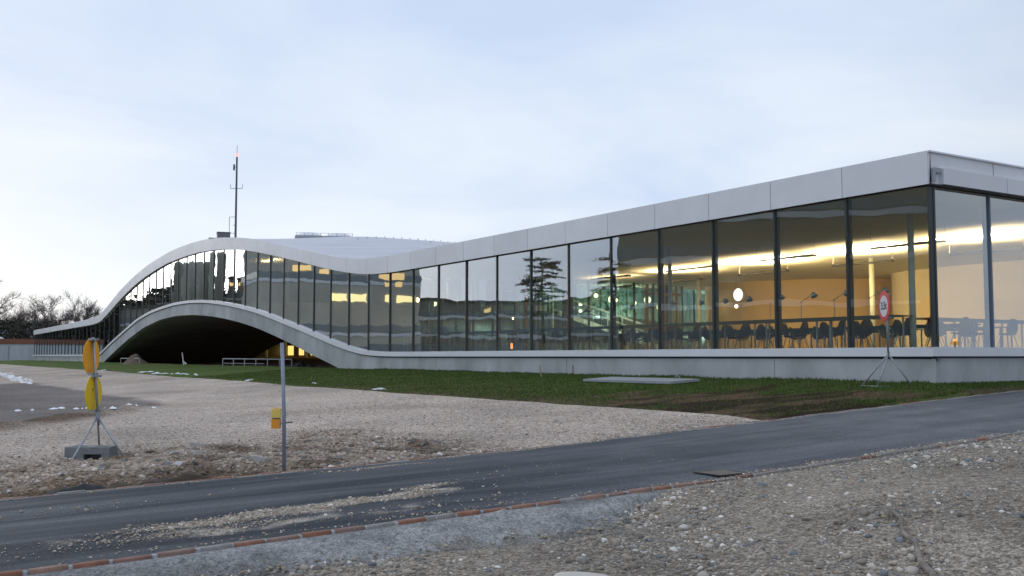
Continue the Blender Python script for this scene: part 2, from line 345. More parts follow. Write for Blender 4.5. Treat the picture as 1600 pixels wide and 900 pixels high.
# road sheet
rx = np.concatenate([np.linspace(-200, -12, 20)[:-1], np.linspace(-12, 0, 40)[:-1], np.linspace(0, 15, 360)[:-1], np.linspace(15, 36, 80), np.linspace(36, 200, 30)[1:]]); ry = np.linspace(8.91, 13.34, 110)
XX, YY = np.meshgrid(rx, ry, indexing='ij'); ZZ = zroad(XX) + .03 * (1 - ((YY - 11.1) / 2.2) ** 2) + .004 * fbm(XX, YY, .6, 3)
def zrd(x, y): return zroad(x) + .03 * (1 - ((y - 11.1) / 2.2) ** 2)
m = bpy.data.materials.new('asphalt'); m.use_nodes = True; t = m.node_tree; b = t.nodes['Principled BSDF']
co = t.nodes.new('ShaderNodeTexCoord'); mp = t.nodes.new('ShaderNodeMapping'); mp.inputs['Scale'].default_value = (.13, 1.3, 1); mp.inputs['Rotation'].default_value = (0, 0, R(5)); t.links.new(co.outputs['Object'], mp.inputs[0])
na = t.nodes.new('ShaderNodeTexNoise'); na.inputs['Scale'].default_value = 1.3; na.inputs['Detail'].default_value = 7; na.inputs['Roughness'].default_value = .6; na.inputs['Distortion'].default_value = .5; t.links.new(mp.outputs[0], na.inputs['Vector'])
ra = t.nodes.new('ShaderNodeValToRGB'); ra.color_ramp.elements[0].position = .42; ra.color_ramp.elements[0].color = (.030, .036, .046, 1); ra.color_ramp.elements[1].position = .72; ra.color_ramp.elements[1].color = (.13, .138, .15, 1); t.links.new(na.outputs['Fac'], ra.inputs[0])
# more dust to the right
sx = t.nodes.new('ShaderNodeSeparateXYZ'); t.links.new(co.outputs['Object'], sx.inputs[0])
dm = t.nodes.new('ShaderNodeMapRange'); dm.inputs[1].default_value = 5; dm.inputs[2].default_value = 15; dm.inputs[3].default_value = 0; dm.inputs[4].default_value = .75; t.links.new(sx.outputs['X'], dm.inputs[0])
nb = t.nodes.new('ShaderNodeTexNoise'); nb.inputs['Scale'].default_value = 1.2; nb.inputs['Detail'].default_value = 6; t.links.new(co.outputs['Object'], nb.inputs['Vector'])
mm = t.nodes.new('ShaderNodeMath'); mm.operation = 'MULTIPLY'; t.links.new(dm.outputs[0], mm.inputs[0]); t.links.new(nb.outputs['Fac'], mm.inputs[1])
mxa = t.nodes.new('ShaderNodeMixRGB'); t.links.new(mm.outputs[0], mxa.inputs[0]); t.links.new(ra.outputs[0], mxa.inputs[1]); mxa.inputs[2].default_value = (.30, .30, .31, 1)
vo = t.nodes.new('ShaderNodeTexVoronoi'); vo.inputs['Scale'].default_value = 70; t.links.new(co.outputs['Object'], vo.inputs['Vector'])
sv = t.nodes.new('ShaderNodeSeparateColor'); t.links.new(vo.outputs['Color'], sv.inputs[0])
mv = t.nodes.new('ShaderNodeMapRange'); mv.inputs[3].default_value = .72; mv.inputs[4].default_value = 1.32; t.links.new(sv.outputs[0], mv.inputs[0])
sca = t.nodes.new('ShaderNodeVectorMath'); sca.operation = 'SCALE'; t.links.new(mxa.outputs[0], sca.inputs[0]); t.links.new(mv.outputs[0], sca.inputs['Scale'])
t.links.new(sca.outputs[0], b.inputs['Base Color']); b.inputs['Roughness'].default_value = .75; b.inputs['Specular IOR Level'].default_value = .18
bp = t.nodes.new('ShaderNodeBump'); bp.inputs['Distance'].default_value = .006; t.links.new(vo.outputs['Distance'], bp.inputs['Height']); t.links.new(bp.outputs[0], b.inputs['Normal'])
sand = np.zeros(XX.shape)
for cx_, cy_, lx, ly, k_ in [(3.15, 10.0, .9, .15, 1.1), (4.35, 10.15, 1.0, .14, 1.1), (5.15, 10.3, .5, .13, 1.0), (5.7, 10.62, .4, .08, .9), (2.2, 9.75, 1.6, .25, .35), (6.0, 12.9, .7, .08, .5), (3.6, 9.5, 1.6, .18, .4)]:
    sand = np.maximum(sand, k_ * np.exp(-((XX - cx_) / lx) ** 2 - ((YY - cy_ - .05 * np.sin((XX - cx_) * 5)) / ly) ** 2))
sand = np.maximum(sand, .8 * np.exp(-((YY - 13.36) / .07) ** 2)); sand = np.maximum(sand, .5 * np.exp(-((YY - 8.9) / .06) ** 2))
sand = np.clip(sstep(.22, .62, sand + .6 * fbm(XX * .6, YY, 4, 4)) * (sand > .06), 0, 1)
a2 = t.nodes.new('ShaderNodeAttribute'); a2.attribute_name = 'Col'; s3 = t.nodes.new('ShaderNodeSeparateColor'); t.links.new(a2.outputs['Color'], s3.inputs[0])
mx3 = t.nodes.new('ShaderNodeMixRGB'); t.links.new(s3.outputs[0], mx3.inputs[0]); t.links.new(mxa.outputs[0], mx3.inputs[1]); mx3.inputs[2].default_value = (.42, .37, .32, 1); t.links.new(mx3.outputs[0], sca.inputs[0])
tag(npmesh('road', np.stack([XX, YY, ZZ], -1).reshape(-1, 3), gridfaces(*XX.shape), m, cols=np.repeat(sand.reshape(-1, 1), 3, 1), smooth=True), kind='structure')

# brick kerbs, one row on each side of the road
M_brick = mat('kerb_brick', (.4, .2, .1), .85, attr='Col', var=.22, vscale=16, bump=.004, bscale=40)
def kerb(name, yc, wdt, up, x0, x1, seed):
    r_ = random.Random(seed); V = []; Fc = []; Cc = []; x = x0
    while x < x1:
        L = r_.uniform(.25, .31)
        g = r_.uniform(.018, .06); y = yc + r_.uniform(-.012, .012); h = r_.uniform(-.008, .008)
        c = (.26, .235, .215) if (x > 8.5 and r_.random() < .72) else r_.choice([(.27, .125, .08), (.29, .16, .115), (.22, .115, .09), (.31, .19, .145), (.28, .26, .25), (.25, .16, .13), (.29, .14, .085), (.24, .13, .10)])
        def bx(xa, xb, ya, yb, za, zb, col):
            o = len(V); e = .008
            for xx in (xa, xb):
                z0 = float(zroad(xx)); 
                V.extend([(xx, ya, z0 + za), (xx, yb, z0 + za), (xx, yb, z0 + zb - e), (xx, yb - e, z0 + zb), (xx, ya + e, z0 + zb), (xx, ya, z0 + zb - e)])
            for k in range(6): Fc.append((o + k, o + (k + 1) % 6, o + 6 + (k + 1) % 6, o + 6 + k))
            Fc.append((o, o + 5, o + 4, o + 3)); Fc.append((o, o + 3, o + 2, o + 1)); Fc.append((o + 6, o + 7, o + 8, o + 9)); Fc.append((o + 6, o + 9, o + 10, o + 11))
            Cc.extend([col] * 12)
        bx(x, x + L, y - wdt / 2, y + wdt / 2, -.14, up + h, c)
        bx(x + L, x + L + g, y - wdt / 2 + .006, y + wdt / 2 - .006, -.14, up - .006, (.36, .37, .385))
        x += L + g
    return tag(npmesh(name, V, Fc, M_brick, cols=np.array(Cc)), kind='structure')
kerb('kerb', 8.872, .075, .012, -14, 26, 3)
kerb('kerb', 13.375, .075, .008, -14, 26, 9)

# grass
M_grass = bpy.data.materials.new('lawn'); M_grass.use_nodes = True; t = M_grass.node_tree; b = t.nodes['Principled BSDF']; b.inputs['Roughness'].default_value = .95; b.inputs['Specular IOR Level'].default_value = .1
at = t.nodes.new('ShaderNodeAttribute'); at.attribute_name = 'Col'; co = t.nodes.new('ShaderNodeTexCoord')
n = t.nodes.new('ShaderNodeTexNoise'); n.inputs['Scale'].default_value = 9; n.inputs['Detail'].default_value = 8; n.inputs['Roughness'].default_value = .7; t.links.new(co.outputs['Object'], n.inputs['Vector'])
mr = t.nodes.new('ShaderNodeMapRange'); mr.inputs[1].default_value = .3; mr.inputs[2].default_value = .7; mr.inputs[3].default_value = .5; mr.inputs[4].default_value = 1.5; t.links.new(n.outputs['Fac'], mr.inputs[0])
mu = t.nodes.new('ShaderNodeVectorMath'); mu.operation = 'SCALE'; t.links.new(at.outputs['Color'], mu.inputs[0]); t.links.new(mr.outputs[0], mu.inputs['Scale']); t.links.new(mu.outputs[0], b.inputs['Base Color'])
bp = t.nodes.new('ShaderNodeBump'); bp.inputs['Distance'].default_value = .06; t.links.new(n.outputs['Fac'], bp.inputs['Height']); t.links.new(bp.outputs[0], b.inputs['Normal'])
def zgrass(x, y):
    e = grass_edge(y)
    return Zg(x, y) + .05 * fbm(x, y, .45, 4) * sstep(13.5, 14.2, y) + .03 * sstep(13.4, 13.7, y) - .012 * sstep(13.7, 13.4, y) - .08 * sstep(e + .25, e - .1, x) + .03 * fbm(x, y, 2.0, 3) * (y > 13.5)
def soil_mask(x, y):
    near = sstep(23, 13.8, y + .6 * (20 - x) * 0)  # worn towards the road end
    n_ = .55 * fbm(x * .8, y, .35, 4) + .45 * fbm(x, y, 1.4, 3)
    e = grass_edge(y)
    a = sstep(.30, .95, near * 1.18 - .60 * sstep(15.8, 19.8, x) + n_ * 1.7)
    edge = sstep(e + 1.6, e, x + .8 * vnoise(x, y, .5)) * .55 * sstep(45, 20, y)
    return np.clip(np.maximum(a, edge + n_ * .3), 0, 1)
gx = np.linspace(13.6, 20.74, 150); gy = np.concatenate([np.linspace(13.405, 30, 360)[:-1], 30 + np.linspace(0, 1, 220) ** 1.6 * 150])
XX, YY = np.meshgrid(gx, gy, indexing='ij')
ZZ = zgrass(XX, YY); sm = soil_mask(XX, YY)[..., None]
dry = np.clip(.5 + fbm(XX, YY, .5, 4), 0, 1)[..., None]
gc = np.array([.058, .112, .018]) * (1 - dry * .6) + np.array([.12, .12, .045]) * dry * .6
worn = sstep(60, 22, YY)[..., None] * sstep(18.8, 15.5, XX + 1.2 * vnoise(XX, YY, .4))[..., None]
gc = gc * (1 - .7 * worn) + np.array([.095, .085, .042]) * .7 * worn
deep = np.clip(fbm((XX - YY * .3) * .5, (YY + .2 * XX) * 2.2, 1.0, 4) * 3.4 + .35, 0, 1)[..., None]
sc_ = np.array([.13, .085, .055]) * (1 - deep) + np.array([.038, .026, .016]) * deep
tag(npmesh('grass_verge', np.stack([XX, YY, ZZ], -1).reshape(-1, 3), gridfaces(*XX.shape), M_grass, cols=(1.15 * gc * (1 - sm) + sc_ * sm).reshape(-1, 3), smooth=True), kind='structure')
# strip of lawn in front of the right-hand facade
gx = np.linspace(20.74, 60, 300); gy = np.linspace(13.405, 14.75, 40)
XX, YY = np.meshgrid(gx, gy, indexing='ij'); ZZ = Zg(XX, YY) + .03 * fbm(XX, YY, 2.0, 3) + .05 * fbm(XX, YY, .45, 4) * sstep(13.5, 14.2, YY) + .03 * sstep(13.4, 13.7, YY) - .012 * sstep(13.7, 13.4, YY)
sm = np.clip(sstep(14.1, 13.5, YY + .5 * fbm(XX, YY, 1.5)) , 0, 1)[..., None] * .8
tag(npmesh('grass_verge_by_road', np.stack([XX, YY, ZZ], -1).reshape(-1, 3), gridfaces(*XX.shape), M_grass, cols=((1 - sm) * np.array([.045, .085, .018]) + sm * np.array([.11, .085, .05])).reshape(-1, 3), smooth=True), kind='structure')

# ------------------------------------------------------------------ stones
t_ = (1 + 5 ** .5) / 2
ICO = np.array([(-1, t_, 0), (1, t_, 0), (-1, -t_, 0), (1, -t_, 0), (0, -1, t_), (0, 1, t_), (0, -1, -t_), (0, 1, -t_), (t_, 0, -1), (t_, 0, 1), (-t_, 0, -1), (-t_, 0, 1)]) / 1.902
ICF = np.array([(0, 11, 5), (0, 5, 1), (0, 1, 7), (0, 7, 10), (0, 10, 11), (1, 5, 9), (5, 11, 4), (11, 10, 2), (10, 7, 6), (7, 1, 8), (3, 9, 4), (3, 4, 2), (3, 2, 6), (3, 6, 8), (3, 8, 9), (4, 9, 5), (2, 4, 11), (6, 2, 10), (8, 6, 7), (9, 8, 1)])
PAL = np.array([(.36, .325, .28), (.46, .41, .35), (.29, .265, .24), (.55, .52, .475), (.78, .76, .73), (.22, .25, .29), (.39, .33, .26), (.33, .32, .31), (.18, .17, .165)])
def stones(name, x, y, z, s, label=None, pal=None, pr=None, tint=1.0):
    n = len(x); P = ICO[None] * (1 + .62 * (rng.random((n, 12, 1)) - .5))
    P = P * (np.array([1, .78, .55]) * (1 + .5 * (rng.random((n, 3)) - .5)))[:, None, :]
    a = rng.random(n) * 2 * PI; b = (rng.random(n) - .5) * 1.4; ca, sa, cb, sb = np.cos(a), np.sin(a), np.cos(b), np.sin(b)
    px, py, pz = P[..., 0], P[..., 1], P[..., 2]
    py, pz = py * cb[:, None] - pz * sb[:, None], py * sb[:, None] + pz * cb[:, None]
    px, py = px * ca[:, None] - py * sa[:, None], px * sa[:, None] + py * ca[:, None]
    V = np.stack([px, py, pz], -1) * s[:, None, None] + np.stack([x, y, z + s * .18], -1)[:, None, :]
    Fc = (ICF[None] + (np.arange(n) * 12)[:, None, None]).reshape(-1, 3)
    if pal is None: pal = PAL
    c = pal[rng.choice(len(pal), n, p=pr)] * (.8 + .4 * rng.random((n, 1))) * tint
    o = npmesh(name, V.reshape(-1, 3), Fc, M_stone, cols=np.repeat(c, 12, 0)); tag(o, kind='stuff')
    return tag(o, label, 'gravel')
M_stone = mat('loose_stone', (.3, .3, .3), .9, attr='Col', var=.12, vscale=60, spec=.25)
PR = [.22, .18, .17, .13, .07, .08, .08, .05, .02]
def incam(x, y):   # keep to ground the camera could plausibly see, with a margin
    f = x * .5393 + y * .8421; r = x * .8421 - y * .5393
    return (f > 4.5) & (np.abs(r) < f * .62 + 1.2)
n = 130000; x = rng.uniform(-2, 18, n); y = rng.uniform(.5, 8.78, n); k = incam(x, y); x, y = x[k], y[k]
onc = y > yout(x) - .02; keep = (~onc) | (rng.random(len(x)) < .10 + .5 * sstep(.45, 0, y - yout(x)))
dens = .42 + 1.5 * fbm(x, y, .8, 4) - .2 * sstep(8, 6, y) * sstep(4, 9, x); keep &= rng.random(len(x)) < np.clip(dens, .08, 1); x, y = x[keep], y[keep]
s = .005 + .0080 * rng.exponential(1, len(x)); s = np.clip(s, .005, .05)
z = np.where(y > yout(x), zroad(x) - .075, znear(x, y))
stones('near_gravel_stones', x, y, z, s, 'loose grey and buff gravel stones heaped in the foreground below the kerb', pr=PR, tint=(.95 * (.94 + .5 * fbm(x, y, .55, 5)))[:, None] * np.array([1, .965, .92]))
n = 80000; x = rng.uniform(-6, 13.9, n); y = 13.47 + 13 * rng.random(n) ** 1.7; k = incam(x, y); x, y = x[k], y[k]
rm = sstep(20.5, 15.5, y + 1.5 * vnoise(x, y, .5)) * sstep(9.5, 7.2, x); keep = rng.random(len(x)) < (.35 + .5 * rm + .5 * fbm(x, y, 1.2, 3)) * (1 - .85 * sstep(15.0, 13.9, y) * sstep(5.2, 3.4, x)); x, y, rm = x[keep], y[keep], rm[keep]
s = np.clip(.007 + (.0035 + .0095 * rm) * rng.exponential(1, len(x)), .006, .085)
stones('field_gravel_stones', x, y, zgravel(x, y), s * (1 - .15 * rm), 'coarse broken stones spread beyond the road around the striped foot of the signs'.replace('striped ', ''), pr=PR, tint=(1 - .5 * rm * np.clip(fbm(x, y, 1.3, 5) * 3.2 + .15, 0, 1))[:, None] * np.array([.98, .90, .84]))
# gravel dragged over the asphalt
xs1 = []; ys1 = []; ss1 = []
for cx_, cy_, lx, ly, nn in [(3.15, 10.0, .75, .16, 2600), (4.35, 10.15, .9, .15, 2600), (5.15, 10.25, .38, .14, 900), (5.6, 10.6, .3, .10, 600), (3.0, 9.6, .8, .22, 700), (1.9, 9.7, .9, .35, 500), (4.9, 9.5, 1.2, .2, 200), (7.2, 10.8, 3, .8, 90), (2, 11.7, 1, .3, 120), (5.9, 12.8, .8, .12, 300), (4.2, 9.05, 3, .06, 400), (9, 13.25, 5, .05, 900), (11.5, 8.93, 4, .10, 2600)]:
    a = rng.normal(0, 1, nn) * lx * .6; b_ = rng.normal(0, 1, nn) * ly * .6; xs1.append(cx_ + a); ys1.append(cy_ + b_ + .10 * a * 0 + .05 * np.sin(a * 5)); ss1.append(np.clip(.003 + .0048 * rng.exponential(1, nn), .003, .03))
x = np.concatenate(xs1); y = np.concatenate(ys1); s = np.concatenate(ss1); k = (y > 8.80) & (y < 13.3); x, y, s = x[k], y[k], s[k]
stones('spilled_gravel', x, y, zrd(x, y) + .002, s, 'pale gravel spilled in streaks across the dark asphalt', pr=[.2, .33, .08, .22, .07, .01, .07, .01, .01], tint=np.array([1, .93, .86]))

# ------------------------------------------------------------------ the wave-shaped building
def prof(pts, sig=.9):
    ys, zs = zip(*pts); g = np.arange(5, 175, .1); z = np.interp(g, ys, zs)
    k = np.exp(-.5 * (np.arange(-40, 41) * .1 / sig) ** 2); k /= k.sum(); z2 = np.convolve(np.pad(z, 40, mode='edge'), k, 'valid')
    return lambda y: np.interp(y, g, z2)
P_top = prof([(5, 6.5), (43.0, 6.40), (45.84, 6.47), (48.13, 6.70), (50.5, 7.05), (52.8, 7.44), (55.18, 7.84), (57.5, 8.25), (59.88, 8.66), (62.17, 9.02), (64.34, 9.34), (67.2, 9.67), (71, 10.02), (74, 10.17), (77.3, 10.25), (80.8, 10.25), (84.6, 10.12), (88.6, 9.86), (92.8, 9.48), (97.5, 8.88), (102.7, 8.0), (108.3, 6.75), (112.5, 5.92), (115.5, 5.78), (126, 5.63), (145, 5.49), (175, 5.32)])
P_bot = prof([(5, 5.72), (43.4, 5.60), (45.74, 5.69), (48.11, 5.96), (50.5, 6.31), (52.8, 6.70), (55.15, 7.11), (57.5, 7.5), (59.84, 7.87), (62.13, 8.23), (64.3, 8.53), (66.6, 8.79), (71, 9.17), (75.2, 9.36), (79.2, 9.38), (84.5, 9.27), (88.45, 9.0), (92.8, 8.6), (97.45, 8.0), (102.6, 7.1), (108.2, 5.95), (112.2, 5.22), (115.5, 5.06), (160, 4.74), (175, 4.7)])
P_sill = prof([(5, 1.91), (43.3, 1.89), (45.7, 1.95), (48, 2.22), (50.4, 2.61), (52.7, 3.03), (55, 3.44), (57.3, 3.82), (59.44, 4.2), (61.8, 4.57), (64.1, 4.87), (66.4, 5.14), (69.4, 5.44), (72.3, 5.67), (75.3, 5.84), (78.6, 5.93), (82.2, 5.93), (86.9, 5.75), (90.3, 5.54), (94.8, 5.07), (98.9, 4.38), (106, 3.12), (111.3, 2.05), (113, 1.85), (175, 1.85)], .7)
P_sb = lambda y: P_sill(y) - .22
P_int = prof([(40, -.8), (49.4, 1.14), (50.6, 1.36), (53.2, 1.84), (55.9, 2.38), (58.9, 2.92), (62.25, 3.47), (65.5, 3.89), (69, 4.26), (72.9, 4.57), (77, 4.78), (81.7, 4.86), (86.8, 4.71), (92.5, 4.2), (98.8, 3.23), (104.3, 2.2), (108.9, 1.25), (118, -.8)], .5)
def ghump(x, y):
    d = x - FX; return .7 * sstep(0, 10, d) * np.exp(-((y - (62 + .3 * d)) / 10) ** 2) - 2.2 * sstep(20, 44, d) * sstep(44, 60, y) * sstep(115, 95, y)
XD = 66.0
B = thing('learning_centre', 'long wave-shaped glass building with white metal roof edge and concrete arch', 'building', (0, 0, 0))
yg = np.concatenate([np.arange(FY - .10, 43, 1.2), np.arange(43, 118, .8), np.arange(118, YE, 1.5), [YE]]); xg = np.concatenate([np.linspace(FX - .02, FX + 30, 40), np.linspace(FX + 33, XD, 6)])
XX, YY = np.meshgrid(xg, yg, indexing='ij')
ZT = P_top(YY) - .03 + ghump(XX, YY); npmesh('roof', np.stack([XX, YY, ZT], -1).reshape(-1, 3), gridfaces(*XX.shape), M_roof, smooth=True, parent=B)
xg2 = np.concatenate([np.linspace(FX + .06, FX + 30, 40), np.linspace(FX + 33, XD, 6)]); yg2 = np.concatenate([[FY + .06], yg[1:]])
XX, YY = np.meshgrid(xg2, yg2, indexing='ij')
npmesh('ceiling', np.stack([XX, YY, P_bot(YY) - .03 + ghump(XX, YY)], -1).reshape(-1, 3), gridfaces(*XX.shape), M_ceil, smooth=True, parent=B)
def zfloor(x, y): return P_sill(y - 14 * np.clip((x - FX - .3) / 19.45, 0, 1) * sstep(60, 85, y)) - .05 + .5 * sstep(0, 14, x - FX) * np.exp(-((y - 76) / 12) ** 2)
npmesh('floor', np.stack([XX, YY, zfloor(XX, YY)], -1).reshape(-1, 3), np.array([q for q in gridfaces(*XX.shape) if not (XX.ravel()[q[1]] > 40.6 and YY.ravel()[q[2]] > 88)]), M_floor, smooth=True, parent=B)
# left-hand (long) facade
ST = 2.40; NP = 61; T0 = .10
joints = [FY + ST * k for k in range(NP + 1)]
bk = MB(); ysd = np.arange(FY, YE + .01, .6)
bk.grid([[(FX + .03, y, float(P_bot(y)) + .03), (FX + .03, y, float(P_top(y)) - .04)] for y in ysd]); bk.build('fascia_backing', M_joint, B)
M_panes = [M_glass]
for k in range(NP):
    a, b_ = joints[k], joints[k + 1]; ns = 1 if b_ < 42 or a > 118 else 4
    yy = np.linspace(a + .011, b_ - .011, ns + 1); mb = MB(); x0, x1 = FX - .045, FX + .02
    if k == 0: yy[0] = FY - .045
    P = []
    for y in yy:
        zt, zb = float(P_top(y)), float(P_bot(y)); P.append([(x1, y, zb), (x0, y, zb), (x0, y, zt), (x1 + .05, y, zt)])
    mb.grid(P); mb.add([P[0][0], P[0][1], P[0][2], P[0][3]], [(0, 1, 2, 3)]); mb.add(P[-1], [(3, 2, 1, 0)])
    mb.build('fascia_panel', M_fascia, B)
    # glass pane
    yy = np.linspace(a + .035, b_ - .035, ns * 2 + 1); mb = MB(); tx = random.uniform(-.006, .006); tz = random.uniform(-.004, .004)
    mb.grid([[(FX + .12 + tx * (y - a - 1.2), y, float(P_sill(y)) - .03), (FX + .12 + tx * (y - a - 1.2) + tz, y, float(P_bot(y)) + .02)] for y in yy])
    mb.build('window_pane', M_glass, B)
for k in range(NP + 1):
    y = joints[k]; zb, zt = float(P_sill(y)) - .08, float(P_bot(y)) + .03
    mb = MB(); yo = y if k else FY + .03
    mb.box((FX + .135, yo, (zb + zt) / 2), (.13, .055, zt - zb)); mb.box((FX + .235, yo, (zb + zt) / 2), (.066, .08, zt - zb - .002)); mb.build('mullion', M_mull, B)
# sill band, shadow gap and cast concrete base with the big arch
sb = MB(); yy = np.concatenate([np.arange(FY - .10, 44, 1.4), np.arange(44, 116, .6), np.arange(116, YE, 2), [YE]])
sb.grid([[(FX + .16, y, float(P_sill(y))), (FX - .10, y, float(P_sill(y)) - .012), (FX - .10, y, float(P_sb(y))), (FX + .12, y, float(P_sb(y)))] for y in yy]); sb.build('sill', M_fascia, B)
gp = MB(); gp.grid([[(FX + .05, y, float(P_sb(y)) + .01), (FX + .05, y, float(P_sb(y)) - .10)] for y in yy]); gp.build('shadow_gap', M_joint, B)
cb = MB(); P = []
for y in yy:
    zt = float(P_sb(y)) - .06; zi = float(P_int(y)) if 41 < y < 117 else .4
    zi = max(min(zi, zt - .2), .4); P.append([(FX + .5, y, zi), (FX, y, zi), (FX, y, zt), (FX + .3, y, zt)])
cb.grid(P); cb.build('concrete_base', M_conc, B)
jl = MB()
for k in range(2, NP, 4):
    y = joints[k]
    if 47 < y < 112: continue
    jl.box((FX - .001, y, .8 + (float(P_sb(y)) - .05 - .8) / 2), (.004, .012, float(P_sb(y)) - .05 - .8))
jl.build('formwork_joint', M_joint, B)
# vault under the wave
va = MB(); VD = 40.5
yv = np.arange(46.5, 130, .75); P = []
for x in np.linspace(FX + .3, VD, 14):
    r_ = []
    for y in yv:
        f = (x - FX) / (VD - FX)
        # deeper in, the shell's flat flank lifts towards the left spring
        r_.append((x, y, float(P_int(y - 14 * f * sstep(60, 85, y))) + .02))
    P.append(r_)
va.grid(P); va.build('vault', M_vault, B, smooth=True)
vw = MB(); vw.grid([[(VD, y, float(P_int(y - 14 * sstep(60, 85, y)))), (VD, y, max(float(P_int(y - 14 * sstep(60, 85, y))), float(P_sb(y))) + .1)] for y in yv]); vw.build('vault_rear_edge', M_conc, B)
# back and end walls of the hall, closing the volume
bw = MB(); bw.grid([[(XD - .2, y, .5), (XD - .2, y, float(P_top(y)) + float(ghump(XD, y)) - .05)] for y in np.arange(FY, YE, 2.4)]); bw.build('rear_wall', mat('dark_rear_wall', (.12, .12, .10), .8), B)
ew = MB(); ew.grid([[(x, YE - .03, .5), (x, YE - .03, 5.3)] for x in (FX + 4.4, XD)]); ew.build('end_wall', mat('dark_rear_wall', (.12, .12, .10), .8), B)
eg = MB(); eg.grid([[(x, YE - .04, 1.88), (x, YE - .04, 4.8)] for x in (FX + .1, FX + 4.4)]); eg.build('window_pane', M_glass, B)
ef = MB(); ef.box((FX + 6, YE, 5.03), (12.1, .12, .70)); ef.build('fascia_panel', M_fascia, B)
eb = MB(); eb.box((FX + 6.4, YE - .02, 1.15), (12, .3, 1.4)); eb.build('concrete_base', M_conc, B)
# right-hand facade
XR = [FX + 2.58 * k for k in range(15)]
for k in range(14):
    a, b_ = XR[k], XR[k + 1]
    mb = MB(); mb.grid([[(x, FY + .02, 5.71), (x, FY - .045, 5.71), (x, FY - .045, 6.5), (x, FY + .05, 6.5)] for x in (a + (.011 if k else .082), b_ - .011)]); mb.build('fascia_panel', M_fascia, B)
    tx = random.uniform(-.003, .003)
    mb = MB(); mb.grid([[(x, FY + .12 + tx * (x - a), 1.88), (x, FY + .12 + tx * (x - a), 5.74)] for x in (a + .035 + (.1 if k == 0 else 0), b_ - .035)]); mb.build('window_pane', M_glass, B)
    if k: mb = MB(); mb.box((a, FY + .135, 3.8), (.055, .13, 3.9)); mb.box((a, FY + .235, 3.8), (.09, .066, 3.89)); mb.build('mullion', mat('blue_grey_mullion', (.16, .20, .28), .4), B)
    a2 = a + .38; mb = MB(); mb.box((a2 + 1.285, FY - .11, 5.90), (2.56, .125, .38)); mb.build('blind_box', M_fascia, B)
mb = MB(); mb.box((FX + 18.1, FY + .03, 6.1), (36, .02, .7)); mb.box((FX + 18, FY - .04, 5.69), (36, .10, .03)); mb.build('fascia_backing', M_joint, B)
mb = MB(); mb.box((FX + .20, FY - .10, 6.02), (.26, .11, .11)); mb.box((FX + .10, FY - .10, 5.86), (.06, .09, .22)); mb.build('gutter_bracket', M_galv, B)
mb = MB(); mb.grid([[(x, FY + .16, 1.91), (x, FY - .10, 1.898), (x, FY - .10, 1.69), (x, FY + .12, 1.69)] for x in (FX - .10, FX + 36)]); mb.build('sill', M_fascia, B)
mb = MB(); mb.grid([[(x, FY + .05, 1.70), (x, FY + .05, 1.55)] for x in (FX + .05, FX + 36)]); mb.build('shadow_gap', M_joint, B)
mb = MB(); mb.grid([[(x, FY + .5, .4), (x, FY, .4), (x, FY, 1.645), (x, FY + .3, 1.645)] for x in np.linspace(FX, FX + 36, 20)]); mb.build('concrete_base', M_conc, B)

# inner walls (ochre plaster), columns
def wall_strip(pts, z0, z1f, name, m, thick=.2, parent=B):
    pts = [Vector((p[0], p[1], 0)) for p in pts]; sm_ = []
    for i in range(len(pts) - 1):
        p0, p1, p2, p3 = pts[max(i - 1, 0)], pts[i], pts[i + 1], pts[min(i + 2, len(pts) - 1)]
        for k in range(8):
            t = k / 8; sm_.append(.5 * ((2 * p1) + (p2 - p0) * t + (2 * p0 - 5 * p1 + 4 * p2 - p3) * t * t + (3 * p1 - p0 - 3 * p2 + p3) * t ** 3))
    sm_.append(pts[-1]); mb = MB(); Pa = []; n_ = len(sm_)
    for i, p in enumerate(sm_):
        d = (sm_[min(i + 1, n_ - 1)] - sm_[max(i - 1, 0)]).normalized(); q = Vector((-d.y, d.x, 0)) * thick; z1 = z1f(p.x, p.y)
        Pa.append([(p.x, p.y, z0), (p.x, p.y, z1), (p.x + q.x, p.y + q.y, z1), (p.x + q.x, p.y + q.y, z0)])
    mb.grid(Pa); return mb.build(name, m, parent, smooth=False), sm_
zc = lambda x, y: float(P_bot(y)) - .03 + float(ghump(x, y)) + .02
wall_strip([(47, 44.5), (42.5, 43.8), (39.8, 41.5), (39, 38.2), (40.2, 35.8), (41.8, 34.2), (43.5, 33.2), (48, 32.6)], 1.6, zc, 'interior_wall', M_tan, -.2)
wall_strip([(50, 31.6), (43.5, 31.4), (41.4, 30.6), (40.5, 28.5), (40.2, 24), (40.8, 19), (41.5, 15)], 1.6, zc, 'interior_wall', mat('pale_ochre_plaster', (.60, .53, .42), .8, var=.03), -.2)
for x, y, r_, m_ in [(24.25, 17.45, .085, M_col), (34.0, 26.3, .10, M_col), (35.4, 37.8, .10, M_col), (24.8, 28.0, .075, M_col), (25.0, 38.6, .075, M_col), (26.2, 49, .09, M_col), (33.5, 48, .09, M_col), (33.2, 17.4, .09, M_col), (26, 60, .09, M_col), (26, 71, .09, M_col), (26, 82, .09, M_col), (31, 57, .09, M_col), (31, 68, .09, M_col)]:
    mb = MB(); z0 = float(zfloor(x, y)) - .05; mb.tube([(x, y, z0), (x, y, zc(x, y))], r_, 14); mb.build('column', m_, B, smooth=True)
